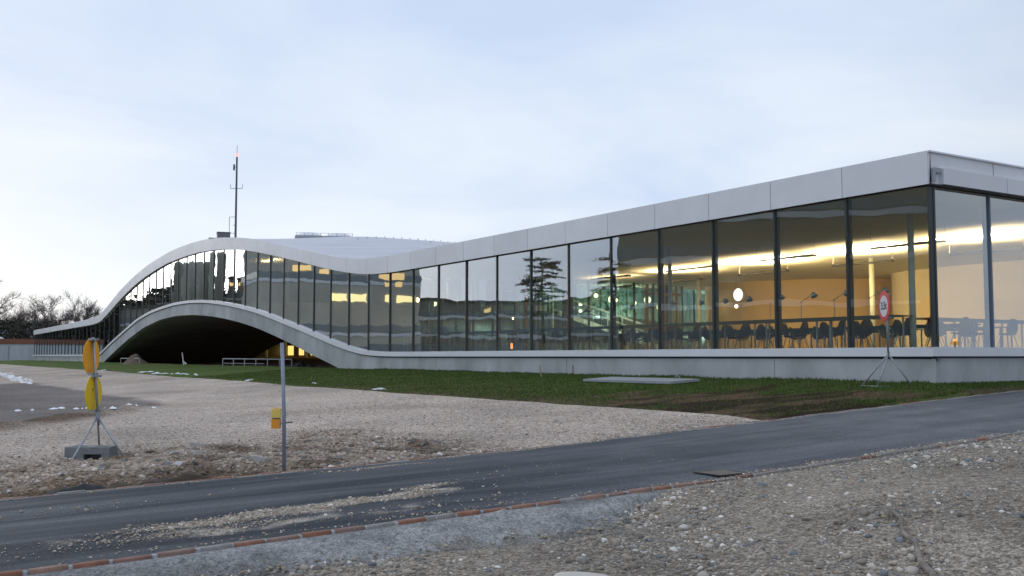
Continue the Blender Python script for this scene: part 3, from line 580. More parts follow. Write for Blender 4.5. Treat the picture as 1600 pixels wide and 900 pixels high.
# glazed patio cut through the building, with timber framed doors
pp = [(38.6, 42.6), (36, 41.6), (32.5, 41.8), (29.5, 43.5), (28.0, 47), (28.2, 52), (30, 57), (33, 61)]
_, pc = wall_strip(pp, 1.7, zc, 'patio_glazing', M_pglass, 0)
mb = MB()
for i in range(0, len(pc), 3):
    p = pc[i]; z1 = zc(p.x, p.y); mb.box((p.x, p.y, (1.7 + z1) / 2), (.09, .09, z1 - 1.7))
mb.build('patio_mullion', mat('dark_patio_frame', (.07, .08, .07), .4), B)
mb = MB()
for (x, y) in [(37.6, 42.0), (36.3, 41.5), (35.0, 41.35), (29.0, 44.0), (30.6, 42.5)]:
    mb.box((x, y, 3.55), (.16, .12, 3.9))
mb.box((36.3, 41.6, 5.02), (2.7, .12, .14)); mb.build('patio_door_frame', M_wood, B)
# rear curved glass of the patio and lit room behind it
_, pc2 = wall_strip([(46, 46), (46.5, 52), (44, 60), (40, 66), (34, 69)], 1.7, zc, 'patio_glazing', glass_mat('green_patio_glass', (.50, .70, .66), refl=.5, wob=.001), 0)
mb = MB()
for i in range(0, len(pc2), 2):
    p = pc2[i]; z1 = zc(p.x, p.y); mb.box((p.x, p.y, (1.7 + z1) / 2), (.08, .08, z1 - 1.7))
mb.build('patio_mullion', M_mull, B)
wall_strip([(53, 44), (54, 54), (51, 64), (46, 72)], 1.6, zc, 'interior_wall', mat('sage_plaster', (.36, .41, .38), .8, var=.2, vscale=.5), .2)
# lit ground-floor frontage beyond the arch
mb = MB(); mb.box((58, 140, 2.2), (.3, 90, 2.6)); mb.build('courtyard_wall', mat('dull_plaster', (.30, .26, .18), .8), B)
M_litwin = emis('lit_shop_window', (1.0, .70, .20), 1.1)
for i in range(14):
    mb = MB(); mb.box((57.83, 99 + i * 5.2, 2.55), (.05, 3.5 - (i % 3) * .5, 1.5)); mb.build('lit_window', M_litwin, B)
for i in range(9):
    mb = MB(); mb.tube([(54.5, 98 + i * 8.6, 1), (54.5, 98 + i * 8.6, 6)], .25, 10); mb.build('column', M_col, B)
pv = MB(); pv.grid([[(x, y, z) for y in np.linspace(60, 190, 8)] for x, z in ((FX + 6, .83), (34, .98), (46, 1.35), (57.8, 1.55))]); tag(pv.build('courtyard_paving', mat('pinkish_paving', (.42, .33, .28), .9, var=.1, vscale=.6)), kind='structure')
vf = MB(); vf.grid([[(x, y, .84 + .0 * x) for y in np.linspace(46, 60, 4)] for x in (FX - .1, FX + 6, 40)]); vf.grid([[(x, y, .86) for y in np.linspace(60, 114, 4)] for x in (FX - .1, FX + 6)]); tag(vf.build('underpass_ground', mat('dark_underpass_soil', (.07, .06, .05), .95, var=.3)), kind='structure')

# ------------------------------------------------------------------ roof equipment
t = thing('rooftop_unit', 'dark stepped metal plant housing on the crown of the roof', 'roof unit', (24.0, 80.4, 10.1), R(-14))
MB().box((0, 0, .70), (1.0, 1.2, 1.4)).build('housing', mat('dark_zinc', (.13, .13, .15), .5), t); MB().box((-.82, .2, .5), (.62, .9, 1.0)).build('low_housing', mat('dark_zinc', (.13, .13, .15)), t)
MB().box((0, 0, 1.43), (1.06, 1.26, .05)).build('lid', MATS['dark_zinc'], t)
t = thing('rooftop_skylight', 'low white rooftop skylight with shallow domes and grey upstand', 'skylight', (30.8, 76.0, 9.72), R(-20))
MB().box((0, 0, .70), (4.6, 3.0, 1.4)).build('upstand', mat('grey_upstand', (.33, .35, .38), .5), t)
for i in range(2):
    d = MB(); d.lathe([(1.15 * math.cos(a), .40 * math.sin(a)) for a in np.linspace(0, 1.5, 7)], (-1.2 + i * 2.35, 0, 1.41), 18); d.build('dome', mat('opal_dome', (.85, .86, .88), .3), t, smooth=True)
for i in range(8): MB().tube([(-2.2 + i * .62, -1.45, 1.40), (-2.2 + i * .62, -1.45, 1.62)], .02, 6).build('rail_post', M_galv, t)
MB().tube([(-2.25, -1.45, 1.62), (2.2, -1.45, 1.62)], .012, 6).build('rail', M_galv, t)
first = None
for i in range(26):
    if i < 14: x, y = 27.5 + i * .9, 62 + i * .5
    else: x, y = 33.0, 43.0 + (i - 14) * 1.9
    z = float(P_top(y)) - .03 + float(ghump(x, y))
    if first is None:
        first = thing('roof_anchor', 'small steel safety anchor standing on the white roof', 'anchor', (x, y, z - .01), 0, 'safety anchors on the roof')
        MB().tube([(0, 0, 0), (0, 0, .12)], .025, 8).build('post', M_galv, first); MB().lathe([(.06, 0), (.06, .015)], (0, 0, 0), 10).build('foot_plate', M_galv, first)
    else:
        c = copy_tree(first); c.location = (x, y, z - .01)

# ------------------------------------------------------------------ interior lighting
M_strip = emis('luminaire_glow', (1.0, .78, .42), 9)
def luminaire():
    t = thing('hanging_luminaire', 'x', 'hanging lamp', group='linear uplighters hung below the ceiling')
    MB().box((0, 0, 0), (.16, 2.65, .07)).build('housing', M_black, t)
    MB().box((0, 0, .038), (.11, 2.5, .004)).build('light_strip', M_strip, t)
    for s in (-1, 1): MB().tube([(0, s * 1.315, .03), (0, s * 1.315, .55)], .004, 5).build('suspension_wire', M_black, t)
    return t
LK = 7.2
lp = luminaire(); used = False; WW = 0
def place_lum(x, y, label, e, rz=0, tilt=0, dz=.56):
    global used
    o = lp if not used else copy_tree(lp); used = True
    z = zc(x, y) - dz; o.location = (x, y, z); o.rotation_euler = (tilt, 0, rz); o['label'] = label
    if e == 0:   # this row is switched off
        for c_ in [q for q in COL.objects if q.parent == o and q.name.startswith('light_strip')]:
            c_.data = c_.data.copy(); c_.data.materials.clear(); c_.data.materials.append(M_white)
        return
    ld = bpy.data.lights.new('uplight', 'AREA'); ld.shape = 'RECTANGLE'; ld.size = .12; ld.size_y = 2.5; ld.energy = e * LK; ld.color = (1, .70, .36); ld.spread = R(165)
    lo = bpy.data.objects.new('uplight', ld); COL.objects.link(lo); lo.parent = o; lo.location = (0, 0, .05); lo.rotation_euler = (PI, 0, 0)
    if abs(x - 31.0) < .01:   # added unseen fill light brightening the ochre wall, not part of the luminaire
        ld = bpy.data.lights.new('wall_fill', 'AREA'); ld.shape = 'RECTANGLE'; ld.size = .10; ld.size_y = 2.5; ld.energy = e * (.40 if y > 28 else .22); ld.color = (1, .67, .29); ld.spread = R(120)
        lo = bpy.data.objects.new('wall_fill', ld); COL.objects.link(lo); lo.parent = o; lo.location = (.09, 0, -.01); lo.rotation_euler = (0, R(-80), 0)
ords = ['first', 'second', 'third', 'fourth', 'fifth', 'sixth', 'seventh', 'eighth', 'ninth', 'tenth', 'eleventh', 'twelfth', 'thirteenth', 'fourteenth', 'fifteenth', 'sixteenth', 'seventeenth', 'eighteenth', 'nineteenth', 'twentieth']
for k in range(5):
    place_lum(26.9, 19.5 + 4.9 * k, f'{ords[k]} black linear uplighter from the corner, row nearest the long facade', 0)
for k in range(5):
    place_lum(31.0, 19.5 + 4.9 * k, f'{ords[k]} black linear uplighter from the corner, middle row against bright ceiling', (620, 620, 600, 260, 20)[k], dz=.54)
for k, y in enumerate((52.5, 57.5, 62.5, 67.5, 73, 79)):
    sl_ = float(P_bot(y + 1) - P_bot(y - 1)) / 2
    place_lum(27.5, y, f'{ords[k]} linear uplighter from the roof dip, following the rising wave ceiling', 26, tilt=math.atan(sl_))
# round wall lamp on the ochre wall, globe pendants by the patio
t = thing('round_wall_lamp', 'round white glowing disc lamp on the ochre interior wall', 'wall lamp', (38.62, 38.2, 4.90))
Mx = Matrix.Rotation(R(-90), 3, 'Y')
MB().lathe([(.36, -.12), (.36, .07)], n=28, M=Mx).build('rim', M_white, t, smooth=False); MB().lathe([(.33, .072), (.33, .08)], n=28, M=Mx).build('diffuser', emis('disc_glow', (1, .97, .9), 2.2), t)
M_globe = emis('globe_glow', (1, .80, .45), 9)
gl0 = None
for i, (px_, x, y, z, r_) in enumerate([(972, 35.2, 44.6, 4.85, .20), (1017, 37.2, 43.9, 4.85, .20), (946, 38.5, 52.0, 5.0, .12), (948, 38.8, 52.4, 4.6, .11), (963, 36.3, 47.5, 5.25, .12), (982, 37.0, 46.5, 4.95, .11), (1003, 40.5, 49.0, 5.0, .10), (1066, 38.4, 39.8, 4.45, .12), (1085, 37.2, 37.0, 4.2, .09), (767, 30.4, 59.0, 5.35, .17), (785, 31.5, 58.6, 5.1, .15), (763, 31.4, 60.5, 4.1, .08), (871, 37.0, 57.5, 4.7, .08), (868, 36.6, 57.0, 4.2, .08), (789, 35, 64, 5.7, .1)]):
    g = thing('globe_pendant', 'x', 'pendant lamp', (x, y, z), 0, 'glowing globe lamps around the glazed patio')
    g['label'] = {0: 'left one of the two biggest glowing globe lamps by the timber patio door', 1: 'right one of the two biggest glowing globe lamps by the timber patio door', 9: 'bright globe lamp seen beside the reflected tree trunk', 10: 'bright globe lamp just right of the reflected tree trunk'}.get(i, 'small warm globe lamp glowing deep inside behind the patio glass')
    d = MB(); d.lathe([(max(r_ * math.sin(a), .003), -r_ * math.cos(a)) for a in np.linspace(0.02, PI - .02, 9)], n=14); d.build('globe', M_globe, g, smooth=True)
    MB().tube([(0, 0, r_ - .01), (0, 0, max(zc(x, y) - z, r_ + .1))], .008, 5).build('cord', M_black, g)
def plight(x, y, z, e, c, r=.15, par=B):
    ld = bpy.data.lights.new('room_light', 'POINT'); ld.energy = e; ld.color = c; ld.shadow_soft_size = r
    lo = bpy.data.objects.new('room_light', ld); COL.objects.link(lo); lo.location = (x, y, z); lo.parent = par
plight(50, 52, 4.6, 1100, (.95, 1, .93)); plight(48.5, 63, 4.8, 800, (.97, 1, .88)); plight(36.4, 45.6, 4.6, 400, (1, .85, .6)); plight(33, 55, 4.8, 380, (.85, 1, .9))

# ------------------------------------------------------------------ stairs seen through the patio
t = thing('white_staircase', 'white steel staircase with open railings descending to the right inside the building', 'staircase', (34.0, 49.8, 0))
top = Vector((1.0, .6, 4.35)); bot = Vector((6.6, -3.6, 1.9)); d = (bot - top); n_ = 14
side = Vector((d.y, -d.x, 0)).normalized() * -.65
sg = MB()
for s in (-1, 1):
    a = top + side * s; b2 = bot + side * s
    sg.add([a, b2, b2 + Vector((0, 0, .28)), a + Vector((0, 0, .28)), a + side * .06, b2 + side * .06, b2 + side * .06 + Vector((0, 0, .28)), a + side * .06 + Vector((0, 0, .28))], [(0, 1, 2, 3), (7, 6, 5, 4), (0, 4, 5, 1), (3, 2, 6, 7), (0, 3, 7, 4), (1, 5, 6, 2)])
M_st = mat('white_steel', (.72, .78, .76), .5)
sg.build('stringer', M_st, t)
tr = MB(); rz = math.atan2(d.y, d.x)
for i in range(n_):
    p = top + d * ((i + .5) / n_) + Vector((0, 0, .2)); tr.box(p, (.34, 1.25, .05), rz)
tr.build('treads', M_st, t)
rl = MB()
for s in (-1, 1):
    a = top + side * s * 1.03 + Vector((0, 0, 1.2)); b2 = bot + side * s * 1.03 + Vector((0, 0, 1.2)); rl.tube([a, b2], .03, 6); rl.tube([a - Vector((0, 0, .4)), b2 - Vector((0, 0, .4))], .018, 6)
    for i in range(9):
        p = a + (b2 - a) * i / 8; rl.tube([p, p - Vector((0, 0, 1.05))], .02, 6)
rl.build('railing', M_st, t)
ld_ = MB(); ld_.box((-.9, 1.6, 4.5), (3.8, 3.0, .30), rz); ld_.build('landing', M_st, t)
lr = MB()
for i in range(8): lr.tube([(-2.5 + i * .5, .55 - i * .05, 4.6), (-2.5 + i * .5, .55 - i * .05, 5.5)], .02, 6)
lr.tube([(-2.5, .55, 5.5), (1.0, .2, 5.5)], .03, 6); lr.build('landing_railing', M_st, t)

# ------------------------------------------------------------------ desks, chairs and reading lamps behind the glass
FL = 1.86
def make_desk(L=2.44):
    t = thing('study_desk', 'x', 'desk', group='long row of study desks behind the glass')
    MB().box((0, 0, .93), (.85, L - .02, .035)).build('desk_top', M_desk, t)
    MB().box((-.40, 0, .875), (.035, L - .02, .085)).build('edge_beam', M_desk, t)
    for s in (-1, 1):
        for q in (-1, 1): MB().tube([(s * .32, q * .98, 0), (s * .32, q * .98, .91)], .028, 8).build('leg', M_galv, t)
        MB().box((0, s * .98, .015), (.9, .06, .03)).build('foot_bar', M_galv, t)
        MB().lathe([(.055, 0), (.055, .08)], (-.37, s * .61, .84), 10).build('cable_box', M_black, t)
    return t
def make_chair():
    t = thing('shell_chair', 'x', 'chair')
    b_ = MB(); b_.lathe([(.03, 0), (.17, .004), (.23, .025), (.245, .06), (.235, .065), (.16, .03), (.03, .022)], (0, 0, .44), 16); b_.build('seat', M_shell, t, smooth=True)
    bk_ = MB(); P = []
    for i in range(9):
        a = i / 8 * PI * 2
    Pn = []
    for v in np.linspace(0, 1, 8):
        wv = .09 + .115 * math.sin(PI * min(1, .25 + .72 * v)) ; row = []
        for u in np.linspace(-1, 1, 9):
            row.append((-.21 - .07 * v + .05 * u * u, wv * u * (1 if v < .9 else .75), .50 + .42 * v))
        Pn.append(row)
    bk_.grid(Pn); bk_.grid([[(p[0] - .012, p[1], p[2]) for p in r_[::-1]] for r_ in Pn]); bk_.build('backrest', M_shell, t, smooth=True)
    for sx_ in (-1, 1):
        for sy_ in (-1, 1): MB().tube([(sx_ * .12, sy_ * .12, .44), (sx_ * .21, sy_ * .22, 0)], .011, 6).build('leg', M_chrome, t)
    return t
M_lamp = mat('brushed_lamp_metal', (.50, .58, .58), .4, metal=.3)
def make_lamp():
    t = thing('reading_lamp', 'x', 'desk lamp', group='reading lamps in a row on the study desks')
    MB().lathe([(.07, 0), (.07, .02), (.015, .03)], n=14).build('base', M_lamp, t)
    MB().tube([(0, 0, .02), (0, 0, .50)], .011, 6).build('lower_arm', M_lamp, t); MB().tube([(0, 0, .50), (.02, -.44, .70)], .010, 6).build('upper_arm', M_lamp, t)
    MB().lathe([(.02, .035), (.022, 0)], (0, 0, .49), 8).build('joint', M_black, t)
    h = MB(); h.lathe([(.035, .07), (.05, .06), (.10, -.07), (.092, -.072)], (.02, -.52, .695), 14, Matrix.Rotation(R(-32), 3, 'X')); h.build('lamp_head', M_lamp, t, smooth=True)
    return t
desk0 = make_desk(); ch0 = make_chair(); lm0 = make_lamp(); ud = uc = ul = False
yrow = [17.35 + 1.22 + 2.44 * k for k in range(13)]
def pane_word(y): 
    k = int((y - FY) / ST); return ords[min(k, 19)]
for k, y in enumerate(yrow):
    o = desk0 if k == 0 else copy_tree(desk0); o.location = (23.7, y, FL); o['label'] = f'{ords[k]} dark green study desk from the building corner in the front window row'
k = 0
def chair(x, y, rz, label, group):
    global uc
    o = copy_tree(ch0) if uc else ch0; uc = True
    o.location = (x, y, FL); o.rotation_euler = (0, 0, rz); o['label'] = label; o['group'] = group
for i in range(26):
    y = 17.95 + 1.22 * i
    if i < 25:
        o = copy_tree(lm0) if ul else lm0; ul = True
        o.location = (23.62, y + .42, FL + .948); o.rotation_euler = (0, 0, R(random.uniform(-22, 8)))
        nm = ords[i] if i < 20 else ['twenty-first', 'twenty-second', 'twenty-third', 'twenty-fourth', 'twenty-fifth'][i - 20]
        o['label'] = f'{nm} jointed metal reading lamp from the building corner'
    chair(24.55 + random.uniform(-.1, .08), y + random.uniform(-.12, .12), R(180 + random.uniform(-15, 15)), f'dark shell chair, room side of the front desks, {pane_word(y)} glass pane from corner', 'chairs on the room side of the front desks')
for k in range(9):
    o = copy_tree(desk0); o.location = (26.9, 18.6 + 2.7 * k, FL - .18); o['label'] = f'{ords[k]} dark desk from the corner in the second row, away from the glass'; o['group'] = 'second row of study desks'
    for s in (-.6, .6):
        chair(26.1 + random.uniform(-.1, .1), 18.6 + 2.7 * k + s, R(random.uniform(-20, 20)), f'shell chair, near side of the {ords[k]} second-row desk from the corner', 'near chairs of the second desk row')
        chair(27.7 + random.uniform(-.1, .1), 18.6 + 2.7 * k + s * .9, R(180 + random.uniform(-20, 20)), f'shell chair, far side of the {ords[k]} second-row desk from the corner', 'far chairs of the second desk row')
for k in range(7):
    o = copy_tree(desk0); o.location = (30.6, 20.0 + 2.9 * k, FL - .18); o['label'] = f'{ords[k]} dark desk from the corner in the third row, deep in the room'; o['group'] = 'third row of study desks'
    for s in (-.6, .6):
        chair(29.7 + random.uniform(-.15, .15), 20.0 + 2.9 * k + s, R(random.uniform(-30, 30)), f'shell chair, near side of the {ords[k]} third-row desk from the corner', 'chairs of the third desk row')
for k in range(4):
    o = copy_tree(desk0); o.location = (26.6 + 2.46 * k, 18.1, FL - .02); o.rotation_euler = (0, 0, R(90)); o['label'] = f'{ords[k]} dark desk from the corner in the row along the right-hand facade'; o['group'] = 'desks along the right-hand facade'
    for s in (-.6, .6):
        chair(26.6 + 2.46 * k + s, 17.25 + random.uniform(-.1, .1), R(90 + random.uniform(-20, 20)), f'shell chair on the glass side of the {ords[k]} desk along the right-hand facade', 'chairs along the right-hand facade')

# ------------------------------------------------------------------ signs, post, small things outside
def disc(mb, c, r, th, nrm, n=36, r0=0):
    q = Vector(nrm).to_track_quat('Z', 'Y').to_matrix(); c = Vector(c)
    prof_ = [(max(r0, .001), -th / 2), (r - .003, -th / 2), (r, -th / 2 + .003), (r, th / 2 - .003), (r - .003, th / 2), (max(r0, .001), th / 2)]
    mb.lathe(prof_, c, n, q); return mb
# yellow and orange disc signs seen from behind
S = thing('road_sign', 'two stacked round signs seen from behind, orange over yellow, on steel tripod', 'road sign', (3.2, 17.3, .07))
nb = Vector((.822, -.563, 0)).normalized()
apex = Vector((0, 0, .66)); lean = Vector((-.8421, .5393, 0)); ptop = Vector((-.09, .06, 1.93)); pb = Vector((.015, -.01, .52))
MB().tube([pb, ptop], .021, 10).build('pole', M_galv, S, smooth=True)
for nm, zc_, mcol, mn in (('upper', 1.62, (.95, .42, .01), 'orange_back'), ('lower', 1.03, (.88, .60, .01), 'yellow_back')):
    f = (zc_ - pb.z) / (ptop.z - pb.z); p = pb + (ptop - pb) * f - nb * .035 + Vector((-.012, .008, 0))
    mb = MB(); disc(mb, p, .297, .012, nb); o = mb.build('sign_disc', mat(mn, mcol, .45, var=.08, vscale=5), S); o['label'] = 'orange upper disc' if nm == 'upper' else 'yellow lower disc'
    fr = MB(); disc(fr, p - nb * .008, .285, .002, nb); fr.build('sign_face', M_white, S)
    for s in (-1, 1):
        cl = MB(); pz = p + nb * .03 + Vector((0, 0, s * .275)); e = nb.cross(Vector((0, 0, 1)))
        cl.box(pz, (.07, .22, .035), math.atan2(nb.y, nb.x)); cl.tube([pz + e * .10 - nb * .02, pz + e * .10 + nb * .05], .012, 6); cl.tube([pz - e * .10 - nb * .02, pz - e * .10 + nb * .05], .012, 6); cl.build('clamp', M_galv, S)
for i, (fx, fy) in enumerate([(-.52, -.70), (.37, -.42), (.16, .60)]):
    f = Vector((fx, fy, -.02)); d = (apex - f).normalized(); MB().tube([f, apex + d * .05], .017, 8).build('leg', M_galv, S, smooth=True)
MB().lathe([(.034, -.05), (.034, .08)], apex, 10).build('collar', M_galv, S)
c = MB(); c.tube([apex + Vector((-.08, .0, .45)), apex + Vector((-.115, .02, .20))], .006, 6); c.build('cable', M_black, S)
Bk = thing('concrete_ballast_block', 'grey hollow ballast block weighing down the tripod of the orange sign', 'block', (3.12, 17.27, .06), R(-32.6))
blk = MB(); blk.box((0, 0, .15), (.70, .38, .11)); blk.box((-.20, 0, .05), (.30, .38, .097)); blk.box((.29, 0, .05), (.12, .38, .097)); blk.box((.09, .11, .05), (.28, .15, .095)); blk.build('body', mat('grey_recycled_plastic', (.20, .21, .22), .8, var=.15, vscale=8), Bk)
rs = MB(); rs.box((-.18, 0, .2052), (.2, .16, .003)); rs.box((.17, 0, .2052), (.2, .16, .003)); rs.build('recess_shade', mat('painted_recess_shade', (.09, .09, .095), .9), Bk)  # flat dark plates on the top face, shade of recesses painted as colour
# weight-limit sign on the grass
W = thing('road_sign', 'round red-ringed white weight-limit sign on a tripod, standing in the grass', 'road sign', (19.98, 15.05, .98))
nf = Vector((-.842, .54, 0)).normalized(); rt = Vector((-nf.y, nf.x, 0))  # right-hand side of the face as read
cz = 1.87; MB().tube([(0, 0, .72), (-.03, .02, 2.2)], .022, 10).build('pole', M_galv, W, smooth=True)
pc_ = Vector((-.03, .02, cz)) + nf * .035
mb = MB(); disc(mb, pc_, .36, .014, nf); mb.build('sign_disc', mat('red_reflective_sheet', (.62, .012, .02), .4), W)
mb = MB(); disc(mb, pc_ + nf * .0085, .25, .003, nf); wf = mb.build('sign_face', mat('white_sheet', (.68, .68, .72), .4), W)
tcv = bpy.data.curves.new('lettering', 'FONT'); tcv.body = '3.5t'; tcv.size = .25; tcv.align_x = 'CENTER'; tcv.align_y = 'CENTER'; tcv.extrude = .0015; tcv.space_character = .95; tcv.offset = .006
tmp = bpy.data.objects.new('lettering_source', tcv); COL.objects.link(tmp); bpy.context.view_layer.update()
lme = bpy.data.meshes.new_from_object(tmp); lme.materials.clear(); lme.materials.append(M_black); bpy.data.objects.remove(tmp)
to = bpy.data.objects.new('lettering', lme); COL.objects.link(to); to.parent = wf
xax = Vector((0, 0, 1)).cross(nf).normalized(); yax = Vector((0, 0, 1)); Mr = Matrix((xax, yax, nf)).transposed().to_4x4(); Mr.translation = pc_ + nf * .0125; to.matrix_local = Mr
for s in (-1, 1):
    cl = MB(); pz = pc_ - nf * .035 + Vector((0, 0, s * .27)); cl.box(pz, (.06, .24, .03), math.atan2(nf.y, nf.x)); cl.tube([pz - xax * .11, pz - xax * .11 - nf * .09], .012, 6); cl.tube([pz + xax * .11, pz + xax * .11 - nf * .09], .012, 6); cl.build('clamp', M_galv, W)
ap = Vector((0, 0, .76))
feet = [(-.22, .62), (-.36, .06), (.32, -.42)]
for fx, fy in feet:
    f = Vector((fx, fy, -.02)); MB().tube([f, ap + (ap - f).normalized() * .06], .017, 8).build('leg', M_galv, W, smooth=True)
MB().tube([(feet[0][0], feet[0][1], .02), (feet[1][0], feet[1][1], .02), (feet[2][0], feet[2][1], .02)], .012, 6).build('foot_brace', M_galv, W)
# post with warning lamp
Pt = thing('steel_post', 'bare leaning grey steel post at the far kerb of the road', 'post', (4.93, 13.50, .02))
MB().tube([(0, 0, 0), (-.012, .01, .9), (-.045, .035, 1.86)], .026, 14).build('tube', mat('bluish_steel', (.27, .31, .38), .5, metal=.3, var=.15, vscale=9), Pt, smooth=True)
MB().tube([(-.05, .03, .75), (.09, -.055, .77)], .008, 6).build('bolt', M_black, Pt)
Lp = thing('warning_lamp', 'amber construction warning lamp hung on the left side of the steel post', 'warning lamp', (4.83, 13.57, .70), R(-32))
MB().box((0, 0, .065), (.115, .085, .13)).build('battery_case', mat('orange_plastic', (.85, .33, .02), .45), Lp)
MB().box((0, 0, .1375), (.10, .075, .015)).build('neck', M_black, Lp)
l = MB(); l.box((0, 0, .21), (.125, .06, .13)); [l.box((0, s * .033, .165 + j * .018), (.118, .006, .008)) for j in range(6) for s in (-1, 1)]; l.build('lens', mat('amber_lens', (.90, .68, .18), .2), Lp)
MB().box((0, 0, .281), (.05, .03, .012)).build('cap', mat('orange_plastic', (.85, .33, .02)), Lp)
MB().box((.075, 0, .07), (.04, .03, .03)).build('bracket', M_galv, Lp)
# ground cover slab with lifting ring
Sl = thing('concrete_cover_slab', 'pale flat concrete cover slab with lifting ring, lying in the lawn', 'slab', (19.1, 23.0, .905), R(4))
zsl = [Zg(18.6, 23), Zg(19.7, 23)]; tl = math.atan2(zsl[1] - zsl[0], 1.1)
Sl.rotation_euler = (0, -tl * .7, R(4)); Sl.location = (19.15, 23.0, float(Zg(19.15, 23)) + .05)
MB().box((0, 0, .03), (1.15, 3.7, .07)).build('slab', mat('pale_concrete', (.36, .38, .40), .8, var=.08, vscale=3), Sl)
rg = MB(); rg.tube([(.2 + .0 * a, -1.35 + .10 * math.cos(a), .065 + .10 * math.sin(a)) for a in np.linspace(0, PI, 9)], .012, 6); rg.build('lifting_ring', M_galv, Sl)
# stakes
t = thing('wooden_stake', 'pale wooden survey stake leaning in the grass left of the cover slab', 'stake', (19.34, 28.3, .90))
MB().tube([(0, 0, -.1), (-.07, .05, .46)], .024, 4, r2=.02).build('shaft', mat('raw_wood', (.42, .30, .20), .8, var=.2), t)
t = thing('metal_stake', 'thin dark rebar stake upright at the foot of the concrete base', 'stake', (20.40, 28.0, .98))
MB().tube([(0, 0, -.1), (0, 0, .40)], .016, 6).build('shaft', mat('rusty_steel', (.10, .05, .035), .8), t)
t = thing('white_tipped_stake', 'white-footed stake standing before the dark arch', 'stake', (20.0, 76.2, 1.0))
MB().tube([(0, 0, 0), (-.12, .08, .95)], .05, 6, r2=.035).build('shaft', M_white, t); MB().tube([(.1, -.3, .1), (.0, .3, .3)], .05, 6).build('cross_peg', M_white, t)
# low railings under the arch
M_rail = mat('dull_white_rail', (.42, .44, .46), .6)
def railing(p0, p1, h, n, label, mid=True):
    p0 = Vector(p0); p1 = Vector(p1); t = thing('low_metal_railing', label, 'railing', p0); d = p1 - p0
    MB().tube([Vector((0, 0, h)), d + Vector((0, 0, h))], .035, 6).build('top_rail', M_rail, t)
    if mid: MB().tube([Vector((0, 0, h * .42)) + d * .0, d * .62 + Vector((0, 0, h * .42))], .018, 6).build('mid_rail', M_rail, t)
    for i in range(n): MB().tube([d * i / (n - 1) + Vector((0, 0, -.05)), d * i / (n - 1) + Vector((0, 0, h))], .032, 6).build('post', M_rail, t)
railing((20.3, 67.6, 1.0), (22.3, 60.0, .98), .50, 7, 'white low railing in front of the right side of the dark arch')
railing((19.9, 97.5, 1.02), (20.0, 90.5, 1.02), .45, 3, 'short white low railing by the left foot of the arch', False)
# heaps
def heap(name, label, c, rx_, ry_, h, m, seed):
    a = np.linspace(0, 2 * PI, 40, endpoint=False); rr = np.linspace(0, 1, 14); AA, RR = np.meshgrid(a, rr, indexing='ij')
    x = np.cos(AA) * RR * rx_; y = np.sin(AA) * RR * ry_; z = h * (np.cos(RR * PI) * .5 + .5) * (1 + .9 * fbm(x + seed, y, 1.3, 3)) + .05 * fbm(x, y + seed, 5, 3)
    V = np.stack([x, y, z], -1).reshape(-1, 3); F_ = gridfaces(40, 14); e = [[39 * 14 + j, j, j + 1, 39 * 14 + j + 1] for j in range(13)]
    o = npmesh(name, V, np.concatenate([F_, e]), m, smooth=True); o.location = c; return tag(o, label, 'heap')
M_soil = mat('brown_soil', (.13, .09, .065), .95, var=.3, vscale=3, bump=.03, bscale=6)
heap('earth_mound', 'brown earth mound by the left foot of the arch', (20.3, 93.0, .95), 1.3, 3.2, .75, M_soil, 3)
heap('dark_spoil_heap', 'low black spoil heap under the right flank of the arch', (22.6, 59.3, .78), 1.0, 5.0, .42, mat('black_spoil', (.02, .02, .022), .7, bump=.05, bscale=4), 8)
heap('kerbside_soil_heap', 'dark brown wet soil heap against the far kerb, left of the steel post', (3.55, 13.85, .01), .8, .30, .09, mat('wet_soil', (.05, .034, .02), .9, bump=.03, bscale=9), 5)
heap('kerbside_asphalt_heap', 'small black asphalt heap against the far kerb, in front of the tripod sign', (2.35, 13.85, -.02), .55, .2, .07, mat('black_spoil', (.02, .02, .022)), 11)
# cement smear between the heaps
# bottom stone, drain, branch
pb_ = MB(); rr = []
pts = []
st = MB(); st.lathe([(.02, -.05), (.17, -.04), (.19, 0), (.165, .03), (.10, .042), (.01, .046)], (0, 0, 0), 18)
st.v = [(x * 1.15 * (1 + .08 * math.sin(3 * math.atan2(y, x))), y * .62 * (1 + .1 * math.cos(2 * math.atan2(y, x) + 1)), z) for x, y, z in st.v]
o = st.build('flat_stone', mat('pale_limestone', (.58, .54, .47), .85, var=.1, vscale=12, bump=.004, bscale=30), smooth=True); o.location = (4.44, 5.98, .07); o.rotation_euler = (R(4), R(3), R(-30))
o.location.z = float(znear(4.44, 5.98)) + .03; tag(o, 'pale flat limestone at the bottom edge of the foreground gravel', 'stone')
br = MB(); p0 = Vector((7.34, 5.52, 0)); p1 = Vector((5.95, 4.15, 0)); P = []
for i in range(9):
    p = p0.lerp(p1, i / 8); p.z = float(znear(p.x, p.y)) + .035 + .01 * math.sin(i * 2.1); p += Vector((.02 * math.sin(i * 1.7), .02 * math.cos(i * 2.3), 0)); P.append(p)
br.tube(P, .014, 8, r2=.026); br.tube([P[4], P[4] + Vector((.05, .10, .03))], .010, 6, r2=.004)
tag(br.build('fallen_branch', mat('weathered_wood', (.33, .29, .25), .85, col2=(.13, .10, .08), vscale=7), smooth=True), 'bare weathered stick lying on the gravel at the lower right', 'branch')
D = thing('road_drain', 'iron drain grate set in the asphalt against the near kerb', 'drain', (8.97, 9.22, float(zrd(8.97, 9.22)) + .004), R(2))
d = MB()
for s in (-1, 1): d.box((s * .24, 0, .004), (.04, .46, .012)); d.box((0, s * .215, .0045), (.44, .03, .011))
d.build('frame', mat('cast_iron', (.09, .085, .08), .6, metal=.5), D)
